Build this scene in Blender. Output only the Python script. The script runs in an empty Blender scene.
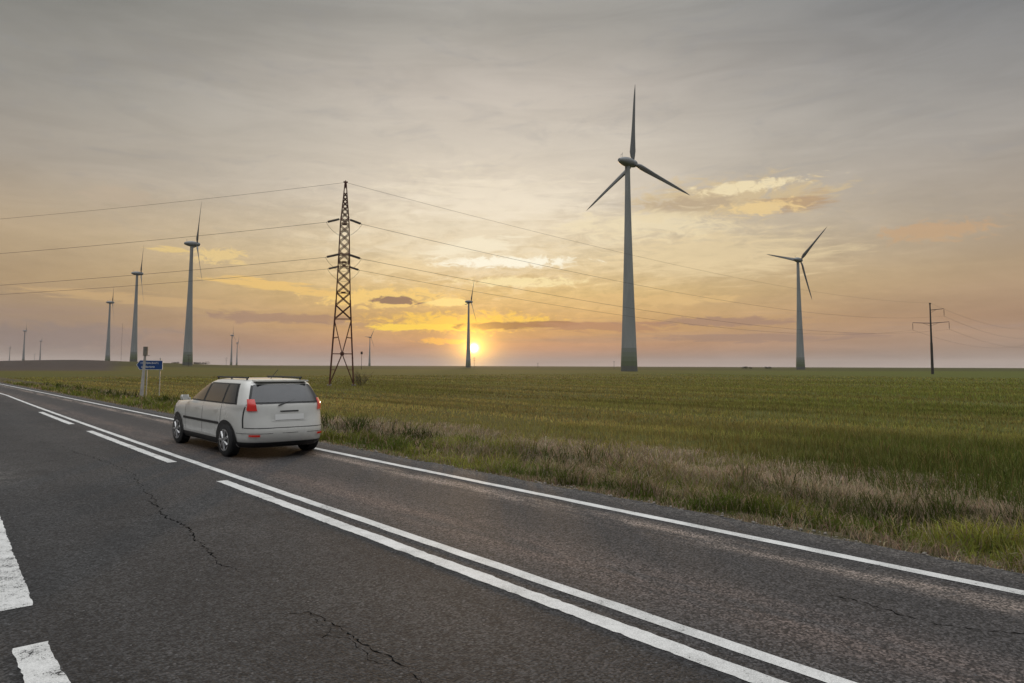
import bpy, bmesh, math, random
import numpy as np
from mathutils import Vector, Matrix
random.seed(7); rng = np.random.default_rng(11)
PI = math.pi; R = math.radians
sc = bpy.context.scene
C = sc.collection

# ------------------------------------------------------------------ camera
F = 700.0; HOR = 366.0; PITCH = 4.0; ROLL = 0.2; CAMH = 1.8
cd = bpy.data.cameras.new("camera"); cam = bpy.data.objects.new("camera", cd); C.objects.link(cam)
cd.sensor_width = 36.0; cd.lens = 36.0 * F / 1024; cd.clip_start = 0.1; cd.clip_end = 40000
cd.shift_y = ((HOR - F * math.tan(R(PITCH))) - 341.5) / 1024
cam.matrix_world = Matrix.Translation((0, 0, CAMH)) @ Matrix.Rotation(R(90 + PITCH), 4, 'X') @ Matrix.Rotation(R(ROLL), 4, 'Z')
sc.camera = cam
# light and exposure
SUN_AZ, SUN_EL = -3.1, 1.45
sc.render.engine = 'CYCLES'
sc.view_settings.view_transform = 'Standard'; sc.view_settings.look = 'None'
sc.view_settings.exposure = 0.0; sc.view_settings.gamma = 1.0; sc.view_settings.use_curve_mapping = False
sc.cycles.use_denoising = True
sc.cycles.max_bounces = 6; sc.cycles.transparent_max_bounces = 12
sl = bpy.data.lights.new("sun", 'SUN'); sl.energy = 1.2; sl.angle = R(1.5); sl.color = (1.0, 0.62, 0.30)
so = bpy.data.objects.new("sun", sl); C.objects.link(so)
sd = Vector((math.sin(R(SUN_AZ)) * math.cos(R(SUN_EL)), math.cos(R(SUN_AZ)) * math.cos(R(SUN_EL)), math.sin(R(SUN_EL))))
so.rotation_euler = (-sd).to_track_quat('-Z', 'Y').to_euler()

# ------------------------------------------------------------------ node shorthand
class V:
    """a scalar socket with arithmetic"""
    def __init__(s, t, k): s.t = t; s.k = k
    def _m(s, op, a, b=None, c=None, clamp=False):
        n = s.t.nodes.new('ShaderNodeMath'); n.operation = op; n.use_clamp = clamp
        for i, q in enumerate((a, b, c)):
            if q is None: continue
            if isinstance(q, V): s.t.links.new(q.k, n.inputs[i])
            else: n.inputs[i].default_value = float(q)
        return V(s.t, n.outputs[0])
    def __add__(s, o): return s._m('ADD', s, o)
    __radd__ = __add__
    def __sub__(s, o): return s._m('SUBTRACT', s, o)
    def __rsub__(s, o): return s._m('SUBTRACT', o, s)
    def __mul__(s, o): return s._m('MULTIPLY', s, o)
    __rmul__ = __mul__
    def __truediv__(s, o): return s._m('DIVIDE', s, o)
    def __pow__(s, o): return s._m('POWER', s, o)
    def exp(s): return s._m('EXPONENT', s)
    def clamp(s): return s._m('ADD', s, 0, clamp=True)
    def mx(s, o): return s._m('MAXIMUM', s, o)
    def mn(s, o): return s._m('MINIMUM', s, o)
    def gauss(s, m, w): q = (s - m) / w; return (q * q * -1.0).exp()
    def ss(s, a, b):
        n = s.t.nodes.new('ShaderNodeMapRange'); n.interpolation_type = 'SMOOTHSTEP'
        s.t.links.new(s.k, n.inputs['Value']); n.inputs['From Min'].default_value = a; n.inputs['From Max'].default_value = b
        if a > b:
            n.inputs['From Min'].default_value = b; n.inputs['From Max'].default_value = a
            n.inputs['To Min'].default_value = 1; n.inputs['To Max'].default_value = 0
        return V(s.t, n.outputs[0])

def xyz(t, vec):
    n = t.nodes.new('ShaderNodeSeparateXYZ'); t.links.new(vec, n.inputs[0]); return [V(t, o) for o in n.outputs]
def comb(t, x, y, z=0.0):
    n = t.nodes.new('ShaderNodeCombineXYZ')
    for i, q in enumerate((x, y, z)):
        if isinstance(q, V): t.links.new(q.k, n.inputs[i])
        else: n.inputs[i].default_value = q
    return n.outputs[0]
def noise(t, vec, scale=1.0, detail=4.0, rough=0.55, dist=0.0):
    n = t.nodes.new('ShaderNodeTexNoise'); t.links.new(vec, n.inputs['Vector'])
    n.inputs['Scale'].default_value = scale; n.inputs['Detail'].default_value = detail
    n.inputs['Roughness'].default_value = rough; n.inputs['Distortion'].default_value = dist
    return V(t, n.outputs[0])
def mix(t, f, a, b, mode='MIX'):
    n = t.nodes.new('ShaderNodeMix'); n.data_type = 'RGBA'; n.blend_type = mode
    if isinstance(f, V): t.links.new(f.k, n.inputs[0])
    else: n.inputs[0].default_value = f
    for i, q in ((6, a), (7, b)):
        if isinstance(q, tuple): n.inputs[i].default_value = (*q[:3], 1)
        else: t.links.new(q, n.inputs[i])
    return n.outputs[2]
def ramp(t, f, stops):
    n = t.nodes.new('ShaderNodeValToRGB'); t.links.new(f.k, n.inputs[0]); e = n.color_ramp.elements
    while len(e) < len(stops): e.new(0.5)
    for q, (p, c) in zip(e, stops): q.position = p; q.color = (*c, 1)
    return n.outputs[0]
def lin(r, g, b):
    return tuple(((c / 255) / 12.92 if c / 255 <= 0.04045 else ((c / 255 + 0.055) / 1.055) ** 2.4) for c in (r, g, b))
def px_dir(px, py):
    """azimuth and elevation in degrees of a spot of the sky, for writing the clouds down"""
    tx = (px - 512) / F; tz = (HOR + 0.0035 * (px - 512) - py) / F
    return math.degrees(math.atan(tx)), math.degrees(math.atan(tz / math.sqrt(1 + tx * tx)))

# ------------------------------------------------------------------ sky
w = bpy.data.worlds.new("World"); sc.world = w; w.use_nodes = True
T = w.node_tree; T.nodes.clear()
tc = T.nodes.new('ShaderNodeTexCoord'); gen = tc.outputs['Generated']
dx, dy, dz = xyz(T, gen)
DEG = 180 / PI
az = dx._m('ARCTAN2', dx, dy) * DEG
el = dz._m('ARCSINE', dz) * DEG
elf = (el / 90.0).clamp()
def stops(*a): return [(e / 90, lin(*c)) for e, c in a]
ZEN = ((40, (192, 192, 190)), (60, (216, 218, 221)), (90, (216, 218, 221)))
sun_side = ramp(T, elf, stops((0, (186, 166, 156)), (0.5, (166, 144, 132)), (1.5, (192, 146, 112)), (3.2, (212, 168, 108)), (6, (228, 196, 134)), (9, (233, 213, 172)),
                              (13.5, (228, 215, 194)), (18, (214, 204, 189)), (22, (198, 189, 178)), (27, (164, 160, 153)), *ZEN))
left_side = ramp(T, elf, stops((0, (160, 148, 142)), (0.5, (146, 134, 128)), (2, (142, 128, 121)), (3.6, (154, 134, 118)), (5.5, (168, 144, 116)), (9, (180, 158, 130)),
                               (14, (162, 153, 142)), (19, (147, 144, 138)), (25, (122, 123, 119)), *ZEN))
right_side = ramp(T, elf, stops((0, (172, 158, 150)), (0.5, (156, 140, 130)), (1.5, (160, 138, 122)), (3.5, (168, 138, 116)), (7, (170, 147, 122)), (11, (168, 155, 141)),
                                (16, (154, 149, 144)), (20, (140, 139, 138)), (25, (117, 120, 123)), *ZEN))
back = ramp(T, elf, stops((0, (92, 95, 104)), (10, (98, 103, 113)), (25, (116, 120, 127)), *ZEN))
daz = az - SUN_AZ
# the veil of high cloud wavers with a slow, wide noise
warp = noise(T, comb(T, az * 0.03, el * 0.12), 1.0, 3.0, 0.5)
core = daz.gauss(2.5, 24.0)
side = mix(T, az.ss(-6, 8), left_side, right_side)
sky = mix(T, core, side, sun_side)
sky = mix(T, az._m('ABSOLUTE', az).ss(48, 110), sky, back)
# flat projection of the cloud layer, so that streaks close up towards the horizon
den = (dz + 0.09)
cx, cy = dx / den, dy / den
n1 = noise(T, comb(T, cx * 0.55 + cy * 0.16, cy * 0.35), 1.0, 7.0, 0.6, 0.6)
n2 = noise(T, comb(T, az * 0.09 + 3.1, el * 0.5 + 1.7), 1.0, 6.0, 0.6, 0.8)
n3 = noise(T, comb(T, az * 0.16 + el * 0.12 + 9.0, el * 0.55 - az * 0.05), 1.0, 8.0, 0.62, 1.0)
front = az._m('ABSOLUTE', az).ss(80, 45)
def scaled(col, k):
    n = T.nodes.new('ShaderNodeVectorMath'); n.operation = 'SCALE'; T.links.new(col, n.inputs[0])
    if isinstance(k, V): T.links.new(k.k, n.inputs[3])
    else: n.inputs[3].default_value = k
    return n.outputs[0]
def plus(a, b):
    n = T.nodes.new('ShaderNodeVectorMath'); n.operation = 'ADD'; T.links.new(a, n.inputs[0]); T.links.new(b, n.inputs[1]); return n.outputs[0]
sky = scaled(sky, 1.0 + (n1 - 0.5) * 0.40 * front + (n2 - 0.5) * 0.34 * front)
sky = scaled(sky, 1.0 + el.ss(31, 52) * 1.9)      # added boost to the unseen sky overhead, to light the ground
# cool grey gaps in the veil, up and to the right
sky = mix(T, (n3.ss(0.5, 0.72) * el.ss(6, 14) * 0.18), sky, lin(140, 141, 146))
# rose bands low down
sky = mix(T, (noise(T, comb(T, az * 0.05, el * 1.3 + 5), 1.0, 5.0, 0.6).ss(0.48, 0.72) * el.gauss(2.6, 1.8) * 0.45), sky, lin(160, 138, 128))
nf = noise(T, comb(T, az * 0.42, el * 1.25), 1.0, 8.0, 0.62, 0.9)      # ragged cloud edges
nf3 = noise(T, comb(T, az * 0.85 + 11, el * 1.9 + 3), 1.0, 8.0, 0.66, 0.9)
nf2 = noise(T, comb(T, az * 0.30 + 40, el * 1.9 + 7), 1.0, 7.0, 0.62, 0.6)
sky = scaled(sky, 1.0 + ((nf - 0.5) * 0.55 + (nf2 - 0.5) * 0.50 + (nf3 - 0.5) * 0.42) * daz.gauss(2, 24) * el.gauss(7.5, 6.0))
def cloud(sky, px, py, wx, wy, col, amt, lo=0.42, hi=0.62, nz=None, tilt=0.0):
    a, e = px_dir(px, py)
    sx, sy = wx / F * DEG, wy / F * DEG
    u = az - a; v = el - e - u * tilt
    m = ((u / sx) * (u / sx) + (v / sy) * (v / sy)) * -1.0
    m = m.exp()
    f = ((nz or nf) + (m - 0.5) * 0.5).ss(lo, hi) * m.ss(0.03, 0.4) * amt
    return mix(T, f, sky, lin(*col))
sky = cloud(sky, 470, 228, 150, 60, (238, 226, 200), 0.55, 0.36, 0.80)
sky = cloud(sky, 505, 200, 120, 26, (244, 232, 210), 0.60, 0.38, 0.74, nf2)
sky = cloud(sky, 505, 262, 105, 8, (255, 249, 226), 1.0, 0.48, 0.68, nf3)
sky = cloud(sky, 470, 247, 60, 12, (250, 240, 212), 0.7, 0.44, 0.68, nf2, 0.12)
sky = cloud(sky, 520, 282, 75, 7, (250, 232, 178), 0.85, 0.48, 0.70, nf3)
sky = cloud(sky, 395, 268, 70, 14, (240, 216, 168), 0.55, 0.42, 0.7)
sky = cloud(sky, 385, 298, 85, 13, (246, 208, 126), 0.85, 0.48, 0.66, nf3)
sky = cloud(sky, 398, 300, 30, 5, (136, 114, 100), 0.95, 0.48, 0.60)
sky = cloud(sky, 450, 302, 26, 5, (255, 228, 150), 0.85, 0.48, 0.62)
sky = cloud(sky, 460, 322, 130, 15, (250, 206, 90), 0.85, 0.50, 0.74, nf3)
sky = cloud(sky, 425, 327, 70, 4.5, (252, 214, 90), 0.95, 0.47, 0.60)
sky = cloud(sky, 500, 326, 55, 5, (148, 114, 82), 0.9, 0.47, 0.64)
sky = cloud(sky, 548, 324, 32, 4.5, (160, 122, 88), 0.9, 0.47, 0.58, nf2)
sky = cloud(sky, 610, 327, 75, 7, (178, 136, 106), 0.85, 0.46, 0.62, nf2)
sky = cloud(sky, 720, 322, 95, 6, (160, 130, 114), 0.75, 0.46, 0.64)
sky = cloud(sky, 760, 338, 120, 5, (152, 126, 114), 0.6, 0.46, 0.66, nf2)
sky = cloud(sky, 640, 300, 110, 8, (226, 190, 132), 0.6, 0.46, 0.68)
sky = cloud(sky, 440, 341, 40, 5, (250, 190, 84), 0.8, 0.52, 0.72, nf3)
sky = cloud(sky, 285, 287, 80, 6, (236, 196, 122), 0.9, 0.47, 0.62, nf2, -0.1)
sky = cloud(sky, 280, 318, 90, 6, (150, 122, 112), 0.6, 0.45, 0.62)
sky = cloud(sky, 218, 255, 34, 10, (232, 203, 142), 0.85, 0.49, 0.68, nf3)
sky = cloud(sky, 165, 249, 26, 4, (230, 200, 134), 0.8, 0.49, 0.62, nf2)
sky = cloud(sky, 115, 195, 40, 12, (190, 172, 150), 0.6, 0.47, 0.68)
sky = cloud(sky, 150, 300, 120, 7, (206, 172, 124), 0.6, 0.46, 0.66, nf2, -0.05)
sky = cloud(sky, 60, 338, 100, 14, (140, 126, 121), 0.6, 0.42, 0.68)
sky = cloud(sky, 730, 198, 110, 24, (214, 190, 146), 0.75, 0.42, 0.68)
sky = cloud(sky, 690, 204, 60, 11, (180, 160, 136), 0.65, 0.45, 0.70)
sky = cloud(sky, 750, 184, 85, 9, (246, 229, 188), 0.8, 0.54, 0.74, nf3, 0.05)
sky = cloud(sky, 800, 200, 46, 11, (184, 152, 118), 0.75, 0.45, 0.68, nf2)
sky = cloud(sky, 765, 205, 50, 9, (238, 208, 150), 0.8, 0.50, 0.68, nf3)
sky = cloud(sky, 645, 224, 100, 18, (242, 226, 188), 0.7, 0.42, 0.72)
sky = cloud(sky, 940, 230, 60, 12, (200, 164, 126), 0.7, 0.48, 0.68, nf3)
sky = cloud(sky, 705, 255, 130, 26, (236, 214, 170), 0.62, 0.36, 0.72, nf2)
# glow and disc of the sun
def dotsun():
    n = T.nodes.new('ShaderNodeVectorMath'); n.operation = 'DOT_PRODUCT'; T.links.new(gen, n.inputs[0]); n.inputs[1].default_value = sd; return V(T, n.outputs['Value'])
ang = dotsun().mn(1.0); ang = ang._m('ARCCOSINE', ang) * DEG
el2 = (el - SUN_EL) * 1.25
flat = (daz * daz * 0.32 + el2 * el2).mx(0.0) ** 0.5
def tint(f, col): return scaled(rgb(col), f)
def rgb(c):
    n = T.nodes.new('ShaderNodeRGB'); n.outputs[0].default_value = (*c, 1); return n.outputs[0]
above = el.ss(-0.6, 0.4)
sky = plus(sky, tint((flat * -0.5).exp() * 0.20 * above, (1.0, 0.50, 0.05)))
sky = plus(sky, tint((ang * -1.15).exp() * 3.2, (1.0, 0.56, 0.08)))
sky = plus(sky, tint((ang * ang * -13.0).exp() * 8.0, (1.0, 0.86, 0.5)))
ni = T.nodes.new('ShaderNodeTexSky'); ni.sky_type = 'NISHITA'; ni.sun_disc = False
ni.sun_elevation = R(SUN_EL); ni.sun_rotation = R(SUN_AZ); ni.air_density = 1.2; ni.dust_density = 2.5
sky = mix(T, 0.04, sky, scaled(ni.outputs[0], 0.12))
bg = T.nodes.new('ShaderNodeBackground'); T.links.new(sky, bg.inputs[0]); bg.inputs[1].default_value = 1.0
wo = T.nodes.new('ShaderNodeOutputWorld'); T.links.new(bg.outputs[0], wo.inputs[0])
w.cycles.sampling_method = 'MANUAL'; w.cycles.sample_map_resolution = 2048

# ------------------------------------------------------------------ scene helpers
PHI = R(41.0)                       # the road runs 41 degrees left of straight ahead
U = np.array([-math.sin(PHI), math.cos(PHI)]); NL = np.array([math.cos(PHI), math.sin(PHI)])
def tag(o, label=None, cat=None, group=None, kind=None):
    if label: o["label"] = label
    if cat: o["category"] = cat
    if group: o["group"] = group
    if kind: o["kind"] = kind
    return o
def obj(name, me, mat=None, parent=None):
    if isinstance(me, bmesh.types.BMesh):
        bm = me; me = bpy.data.meshes.new(name); bm.normal_update(); bm.to_mesh(me); bm.free()
    o = bpy.data.objects.new(name, me); C.objects.link(o)
    if mat: me.materials.append(mat)
    if parent: o.parent = parent
    return o
def thing(name, loc, rz, label, cat, group=None):
    o = bpy.data.objects.new(name, None); C.objects.link(o); o.location = loc; o.rotation_euler = (0, 0, rz)
    o.empty_display_size = 0.3
    return tag(o, label, cat, group)
def copy_tree(o, parent=None):
    c = o.copy(); C.objects.link(c)
    if parent: c.parent = parent
    for ch in list(o.children): copy_tree(ch, c)
    return c
def raw(name, v, faces, smooth=False):
    me = bpy.data.meshes.new(name); me.from_pydata([tuple(p) for p in v], [], faces); me.update()
    if smooth: me.polygons.foreach_set('use_smooth', [True] * len(me.polygons))
    return me
def box(bm, c, s, rot=None):
    m = Matrix.Translation(c) @ (rot.to_4x4() if rot else Matrix.Identity(4)) @ Matrix.Diagonal((*s, 1))
    bmesh.ops.create_cube(bm, size=1.0, matrix=m)
def bar(bm, a, b, r, seg=6, r2=None):
    a, b = Vector(a), Vector(b); d = b - a
    if d.length < 1e-6: return
    m = Matrix.Translation((a + b) / 2) @ d.to_track_quat('Z', 'Y').to_matrix().to_4x4()
    bmesh.ops.create_cone(bm, cap_ends=True, segments=seg, radius1=r, radius2=r if r2 is None else r2, depth=d.length, matrix=m)
def angle_bar(bm, a, b, wd):
    """rolled steel member of square section"""
    bar(bm, a, b, wd * 0.7, 4)
def smooth(o, deg=40):
    me = o.data; me.polygons.foreach_set('use_smooth', [True] * len(me.polygons))
    me.set_sharp_from_angle(angle=R(deg)); return o
def loft(rings, cap=True):
    n = len(rings[0]); v = [p for r in rings for p in r]; f = []
    for i in range(len(rings) - 1):
        for j in range(n):
            k = (j + 1) % n; f.append((i * n + j, i * n + k, (i + 1) * n + k, (i + 1) * n + j))
    if cap: f.append(tuple(range(n - 1, -1, -1))); f.append(tuple(range((len(rings) - 1) * n, len(rings) * n)))
    return v, f
def material(name, col=(0.5, 0.5, 0.5), rough=0.6, metal=0.0, spec=0.5, var=0.0, vscale=3.0, bump=0.0, bscale=30.0, coat=0.0):
    m = bpy.data.materials.new(name); m.use_nodes = True; t = m.node_tree; b = t.nodes['Principled BSDF']
    b.inputs['Roughness'].default_value = rough; b.inputs['Metallic'].default_value = metal
    b.inputs['Specular IOR Level'].default_value = spec; b.inputs['Base Color'].default_value = (*col, 1)
    b.inputs['Coat Weight'].default_value = coat
    tcn = t.nodes.new('ShaderNodeTexCoord')
    if var:
        nz = noise(t, tcn.outputs['Object'], vscale, 5, 0.6)
        t.links.new(mix(t, nz.ss(0.3, 0.7), tuple(c * (1 - var) for c in col), tuple(min(1, c * (1 + var)) for c in col)), b.inputs['Base Color'])
        t.links.new((nz * 0.3 + (rough - 0.15)).k, b.inputs['Roughness'])
    if bump: bumped(t, b, noise(t, tcn.outputs['Object'], bscale, 4, 0.6), bump)
    return m
def bumped(t, b, h, strength, dist=0.02):
    n = t.nodes.new('ShaderNodeBump'); n.inputs['Strength'].default_value = strength; n.inputs['Distance'].default_value = dist
    t.links.new(h.k, n.inputs['Height']); t.links.new(n.outputs[0], b.inputs['Normal'])

# value noise in numpy, for the shape of the ground
def vnoise(x, y, seed=0):
    xi = np.floor(x).astype(np.int64); yi = np.floor(y).astype(np.int64); fx = x - xi; fy = y - yi
    fx = fx * fx * (3 - 2 * fx); fy = fy * fy * (3 - 2 * fy)
    def h(a, b):
        q = (a * 374761393 + b * 668265263 + seed * 982451653) & 0xFFFFFFFF
        q = ((q ^ (q >> 13)) * 1274126177) & 0xFFFFFFFF
        return ((q ^ (q >> 16)) & 0xFFFF) / 65535.0
    return (h(xi, yi) * (1 - fx) + h(xi + 1, yi) * fx) * (1 - fy) + (h(xi, yi + 1) * (1 - fx) + h(xi + 1, yi + 1) * fx) * fy
def fbm(x, y, seed=0, o=3):
    return sum(vnoise(x * 2 ** i, y * 2 ** i, seed + i) * 0.5 ** i for i in range(o)) / sum(0.5 ** i for i in range(o))
def sms(a, b, x):
    t = np.clip((x - a) / (b - a), 0, 1); return t * t * (3 - 2 * t)
PX = [-60, -9, -4, -1.6, -0.9, 7.45, 7.6, 8.2, 9.3, 10.1, 11.2, 12.4, 13.6, 60]
PZ = [-0.6, -0.6, -0.5, -0.12, -0.06, -0.06, -0.05, -0.12, -0.26, -0.88, -0.92, -0.42, -0.56, -0.6]
TX, TS = 13.3, 9.0                  # a wide bleached patch of verge, where the ditch is filled in
def ditchk(s):
    return (0.12 + 0.88 * sms(0.36, 0.56, fbm(s * 0.20, s * 0 + 4.0, 77))) * (1 - 0.9 * np.exp(-((s - TS) / 2.4) ** 2))
def ground(X, s):
    X = np.asarray(X, float); s = np.asarray(s, float)
    wob = (fbm(s * 0.35, X * 0.1, 5) - 0.5) * 1.0 * sms(8.0, 10.0, X)
    z = np.interp(X + wob, PX, PZ); lev = np.interp(X + wob, [8.2, 9.3, 12.4, 13.6], [-0.12, -0.26, -0.42, -0.56])
    z = np.where((X > 8.6) & (X < 13.6), lev + (z - lev) * ditchk(s), z)
    near = sms(7.5, 8.6, X) * (1 - sms(40, 90, X)) + (1 - sms(-2.2, -1.2, X)) * (1 - sms(-90, -40, X) * 0)
    z = z + near * ((fbm(X * 1.7, s * 1.7, 2) - 0.5) * 0.16 + (fbm(X * 5, s * 5, 9, 2) - 0.5) * 0.05)
    wx = X * NL[0] + s * U[0]; wy = X * NL[1] + s * U[1]
    D = np.hypot(wx, wy); a = np.degrees(np.arctan2(wx, wy))
    hill = 9.6 * sms(330, 950, D) * sms(-15, -38, a) * (1 - sms(-70, -95, -np.abs(a)) * 0) * (a < 0) * sms(-130, -75, a)
    hill = hill * sms(30, 160, np.abs(X - 3))
    return z + hill
def sms_dec(a, b, x): return 1 - sms(a, b, x)
def at(px, py, z=None):
    """the spot on the ground seen at a pixel of the photograph -> world x, y, z"""
    r = R(ROLL); ddx, ddy = px - 512, HOR - py
    X = math.cos(r) * ddx - math.sin(r) * ddy; Y = math.sin(r) * ddx + math.cos(r) * ddy
    t = math.tan(R(PITCH)); a1 = Y / F - t
    d = np.array([X / F, math.cos(R(PITCH)) - a1 * math.sin(R(PITCH)), math.sin(R(PITCH)) + a1 * math.cos(R(PITCH))])
    zz = -0.3 if z is None else z
    for _ in range(12):
        k = (zz - CAMH) / d[2]; x, y = d[0] * k, d[1] * k
        if z is not None: break
        zz = 0.5 * zz + 0.5 * float(ground(x * NL[0] + y * NL[1], x * U[0] + y * U[1]))
    return x, y, zz
def gz(x, y): return float(ground(x * NL[0] + y * NL[1], x * U[0] + y * U[1]))
def spot(px, D):
    """world x, y at depth D straight ahead, in the direction of column px"""
    return (px - 512) / F * D, D

# ------------------------------------------------------------------ ground sheet
def graded(near, far, step, grow):
    a = [near]
    while a[-1] < far: a.append(a[-1] + step); step *= grow
    return a
Xs = sorted(set([round(-v, 3) for v in graded(9, 8500, 3, 1.35)] + [-6, -4, -3, -2.2, -1.6, -1.2, -0.9, 1, 3, 5, 7, 7.3, 7.45]
     + [round(7.6 + 0.16 * i, 3) for i in range(52)] + [round(v, 3) for v in graded(16.2, 8800, 0.35, 1.085)]))
Ss = sorted(set([round(-v, 3) for v in graded(14, 8000, 1.0, 1.25)] + [round(-14 + 0.32 * i, 3) for i in range(260)]
     + [round(v, 3) for v in graded(69.5, 9000, 0.5, 1.08)]))
gx, gs = np.meshgrid(np.array(Xs), np.array(Ss)); gzv = ground(gx, gs)
nx, ns = len(Xs), len(Ss)
vv = np.stack([gx, gs, gzv], -1).reshape(-1, 3)
ii = (np.arange(ns - 1)[:, None] * nx + np.arange(nx - 1)[None]).reshape(-1)
fc = np.stack([ii, ii + 1, ii + nx + 1, ii + nx], -1)
def fast_mesh(name, v, quads=None, tris=None):
    me = bpy.data.meshes.new(name); me.vertices.add(len(v)); me.vertices.foreach_set('co', np.ascontiguousarray(v, dtype=np.float32).ravel())
    nq = 0 if quads is None else len(quads); nt = 0 if tris is None else len(tris)
    li = np.concatenate([x.ravel() for x in (quads, tris) if x is not None]).astype(np.int32)
    me.loops.add(len(li)); me.loops.foreach_set('vertex_index', li)
    me.polygons.add(nq + nt)
    ls = np.concatenate([np.arange(nq) * 4, nq * 4 + np.arange(nt) * 3]).astype(np.int32)
    me.polygons.foreach_set('loop_start', ls)
    me.update(calc_edges=True); me.validate(); return me
mg = bpy.data.materials.new("field_ground"); mg.use_nodes = True; t = mg.node_tree; b = t.nodes['Principled BSDF']
b.inputs['Roughness'].default_value = 1.0; b.inputs['Specular IOR Level'].default_value = 0.05
tcn = t.nodes.new('ShaderNodeTexCoord'); P = tcn.outputs['Object']; X, S, Z = xyz(t, P)
geo = t.nodes.new('ShaderNodeNewGeometry'); WX, WY, WZ = xyz(t, geo.outputs['Position'])
big = noise(t, comb(t, X * 0.02, S * 0.006), 1.0, 5, 0.6)
rows = noise(t, comb(t, X * 0.9, S * 0.03), 1.0, 4, 0.7)
fine = noise(t, P, 2.2, 6, 0.7)
crop = mix(t, big.ss(0.35, 0.65), (0.086, 0.070, 0.024), (0.073, 0.072, 0.022))
crop = mix(t, rows.ss(0.35, 0.7) * 0.5, crop, (0.062, 0.066, 0.018))
crop = mix(t, fine.ss(0.45, 0.75) * 0.35, crop, (0.15, 0.125, 0.05))
# greener towards the right of the field, as its sowing varies
crop = mix(t, (WX / (WY.mx(5.0) + 5.0)).ss(-0.1, 0.75) * 0.55, crop, (0.078, 0.098, 0.024))
# darker older crop far out, beyond a field boundary
crop = mix(t, (WY + (big - 0.5) * 90).ss(430, 520) * 0.75, crop, (0.050, 0.048, 0.024))
# ploughed land on the rise to the left
d1 = (WX + 241.0) * -0.943 + (WY - 329.0) * -0.332   # beyond the lower edge
d2 = (WX + 344.0) * -0.805 + (WY - 622.0) * -0.593
pl = ((WX + 241.0) * -0.943 + (WY - 329.0) * -0.332 + (fine - 0.5) * 3).ss(-2, 6)
pl = pl * ((WX + 344.0) * -0.805 + (WY - 622.0) * -0.593 + (big - 0.5) * 60).ss(-30, 30)
far = ((WX * WX + WY * WY) ** 0.5).ss(300, 335)
soil = mix(t, noise(t, P, 0.2, 6, 0.7).ss(0.3, 0.7), (0.052, 0.042, 0.036), (0.074, 0.060, 0.052))
crop = mix(t, az_soil := (((WX / WY.mx(10.0)).ss(-0.545, -0.585)) * far * WY.ss(0, 50)), crop, soil)
# the bank and ditch by the road: earth, moss and dead thatch
earth = mix(t, noise(t, P, 1.6, 6, 0.7).ss(0.35, 0.65), (0.050, 0.046, 0.020), (0.11, 0.088, 0.058))
vx = X + (noise(t, P, 0.7, 4, 0.6) - 0.5) * 1.6
earth = mix(t, Z.ss(-0.50, -0.80) * 0.85, earth, (0.020, 0.018, 0.010))      # shade of the ditch painted into the earth colour
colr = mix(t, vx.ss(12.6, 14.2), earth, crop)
grit = mix(t, noise(t, P, 14, 6, 0.75).ss(0.35, 0.65), (0.045, 0.040, 0.034), (0.17, 0.15, 0.125))
colr = mix(t, (X + (noise(t, P, 2.5, 5, 0.7) - 0.5) * 0.7).ss(7.95, 7.65) * X.ss(-5, -1), colr, grit)
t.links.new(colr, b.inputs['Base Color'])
bumped(t, b, fine * 0.4 + noise(t, P, 9, 5, 0.7) * 0.3, 0.8, 0.12)
gobj = obj("ground", fast_mesh("ground", vv, fc), mg); tag(gobj, kind="structure"); gobj.rotation_euler.z = PHI
gobj.data.polygons.foreach_set('use_smooth', [True] * len(gobj.data.polygons))

# ------------------------------------------------------------------ road
ma = bpy.data.materials.new("asphalt"); ma.use_nodes = True; t = ma.node_tree; b = t.nodes['Principled BSDF']
tcn = t.nodes.new('ShaderNodeTexCoord'); P = tcn.outputs['Object']; X, S, Z = xyz(t, P)
vor = t.nodes.new('ShaderNodeTexVoronoi'); vor.inputs['Scale'].default_value = 58; t.links.new(P, vor.inputs['Vector'])
vr, vg, vb = xyz(t, vor.outputs['Color']); vd = V(t, vor.outputs['Distance'])
agg = noise(t, P, 160, 3, 0.7)
mott = noise(t, P, 9, 6, 0.7); lrg = noise(t, comb(t, X * 0.8, S * 0.22), 1.0, 5, 0.6, 0.4)
base = mix(t, (X + (noise(t, P, 1.2, 4, 0.6) - 0.5) * 0.25).ss(3.7, 4.1), (0.028, 0.0282, 0.0285), (0.040, 0.0375, 0.037))
base = mix(t, lrg.ss(0.35, 0.68) * 0.6, base, (0.052, 0.049, 0.047))
base = mix(t, X.gauss(5.0, 0.9) * lrg.ss(0.25, 0.6) * 0.4, base, (0.085, 0.078, 0.076))
base = mix(t, (X.gauss(1.25, 0.5) * noise(t, comb(t, X * 2, S * 0.5), 1.0, 4, 0.6).ss(0.3, 0.6)) * 0.6, base, (0.019, 0.019, 0.020))
base = mix(t, (X.gauss(5.55, 0.42) * lrg.ss(0.3, 0.7)) * 0.5, base, (0.029, 0.027, 0.026))
strk = noise(t, comb(t, X * 3.2, S * 0.45), 1.0, 7, 0.68, 0.5)
base = mix(t, (noise(t, comb(t, X * 0.5 + 7, S * 0.5), 1.0, 6, 0.65, 1.0).ss(0.50, 0.57) * X.ss(4.2, 3.6)) * 0.5, base, (0.018, 0.018, 0.019))      # old patching
base = mix(t, (X.gauss(2.9, 0.35) + X.gauss(1.35, 0.35)) * 0.28, base, (0.060, 0.058, 0.056))      # polished wheel tracks
base = mix(t, (X.gauss(1.0, 0.55) * S.gauss(14.3, 1.6) * noise(t, P, 1.5, 6, 0.7).ss(0.38, 0.58)) * 0.7, base, (0.12, 0.115, 0.105))      # pale worn patch at the left
base = mix(t, X.gauss(6.42, 0.20) * strk.ss(0.38, 0.60) * 0.9, base, (0.25, 0.20, 0.165))
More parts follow.
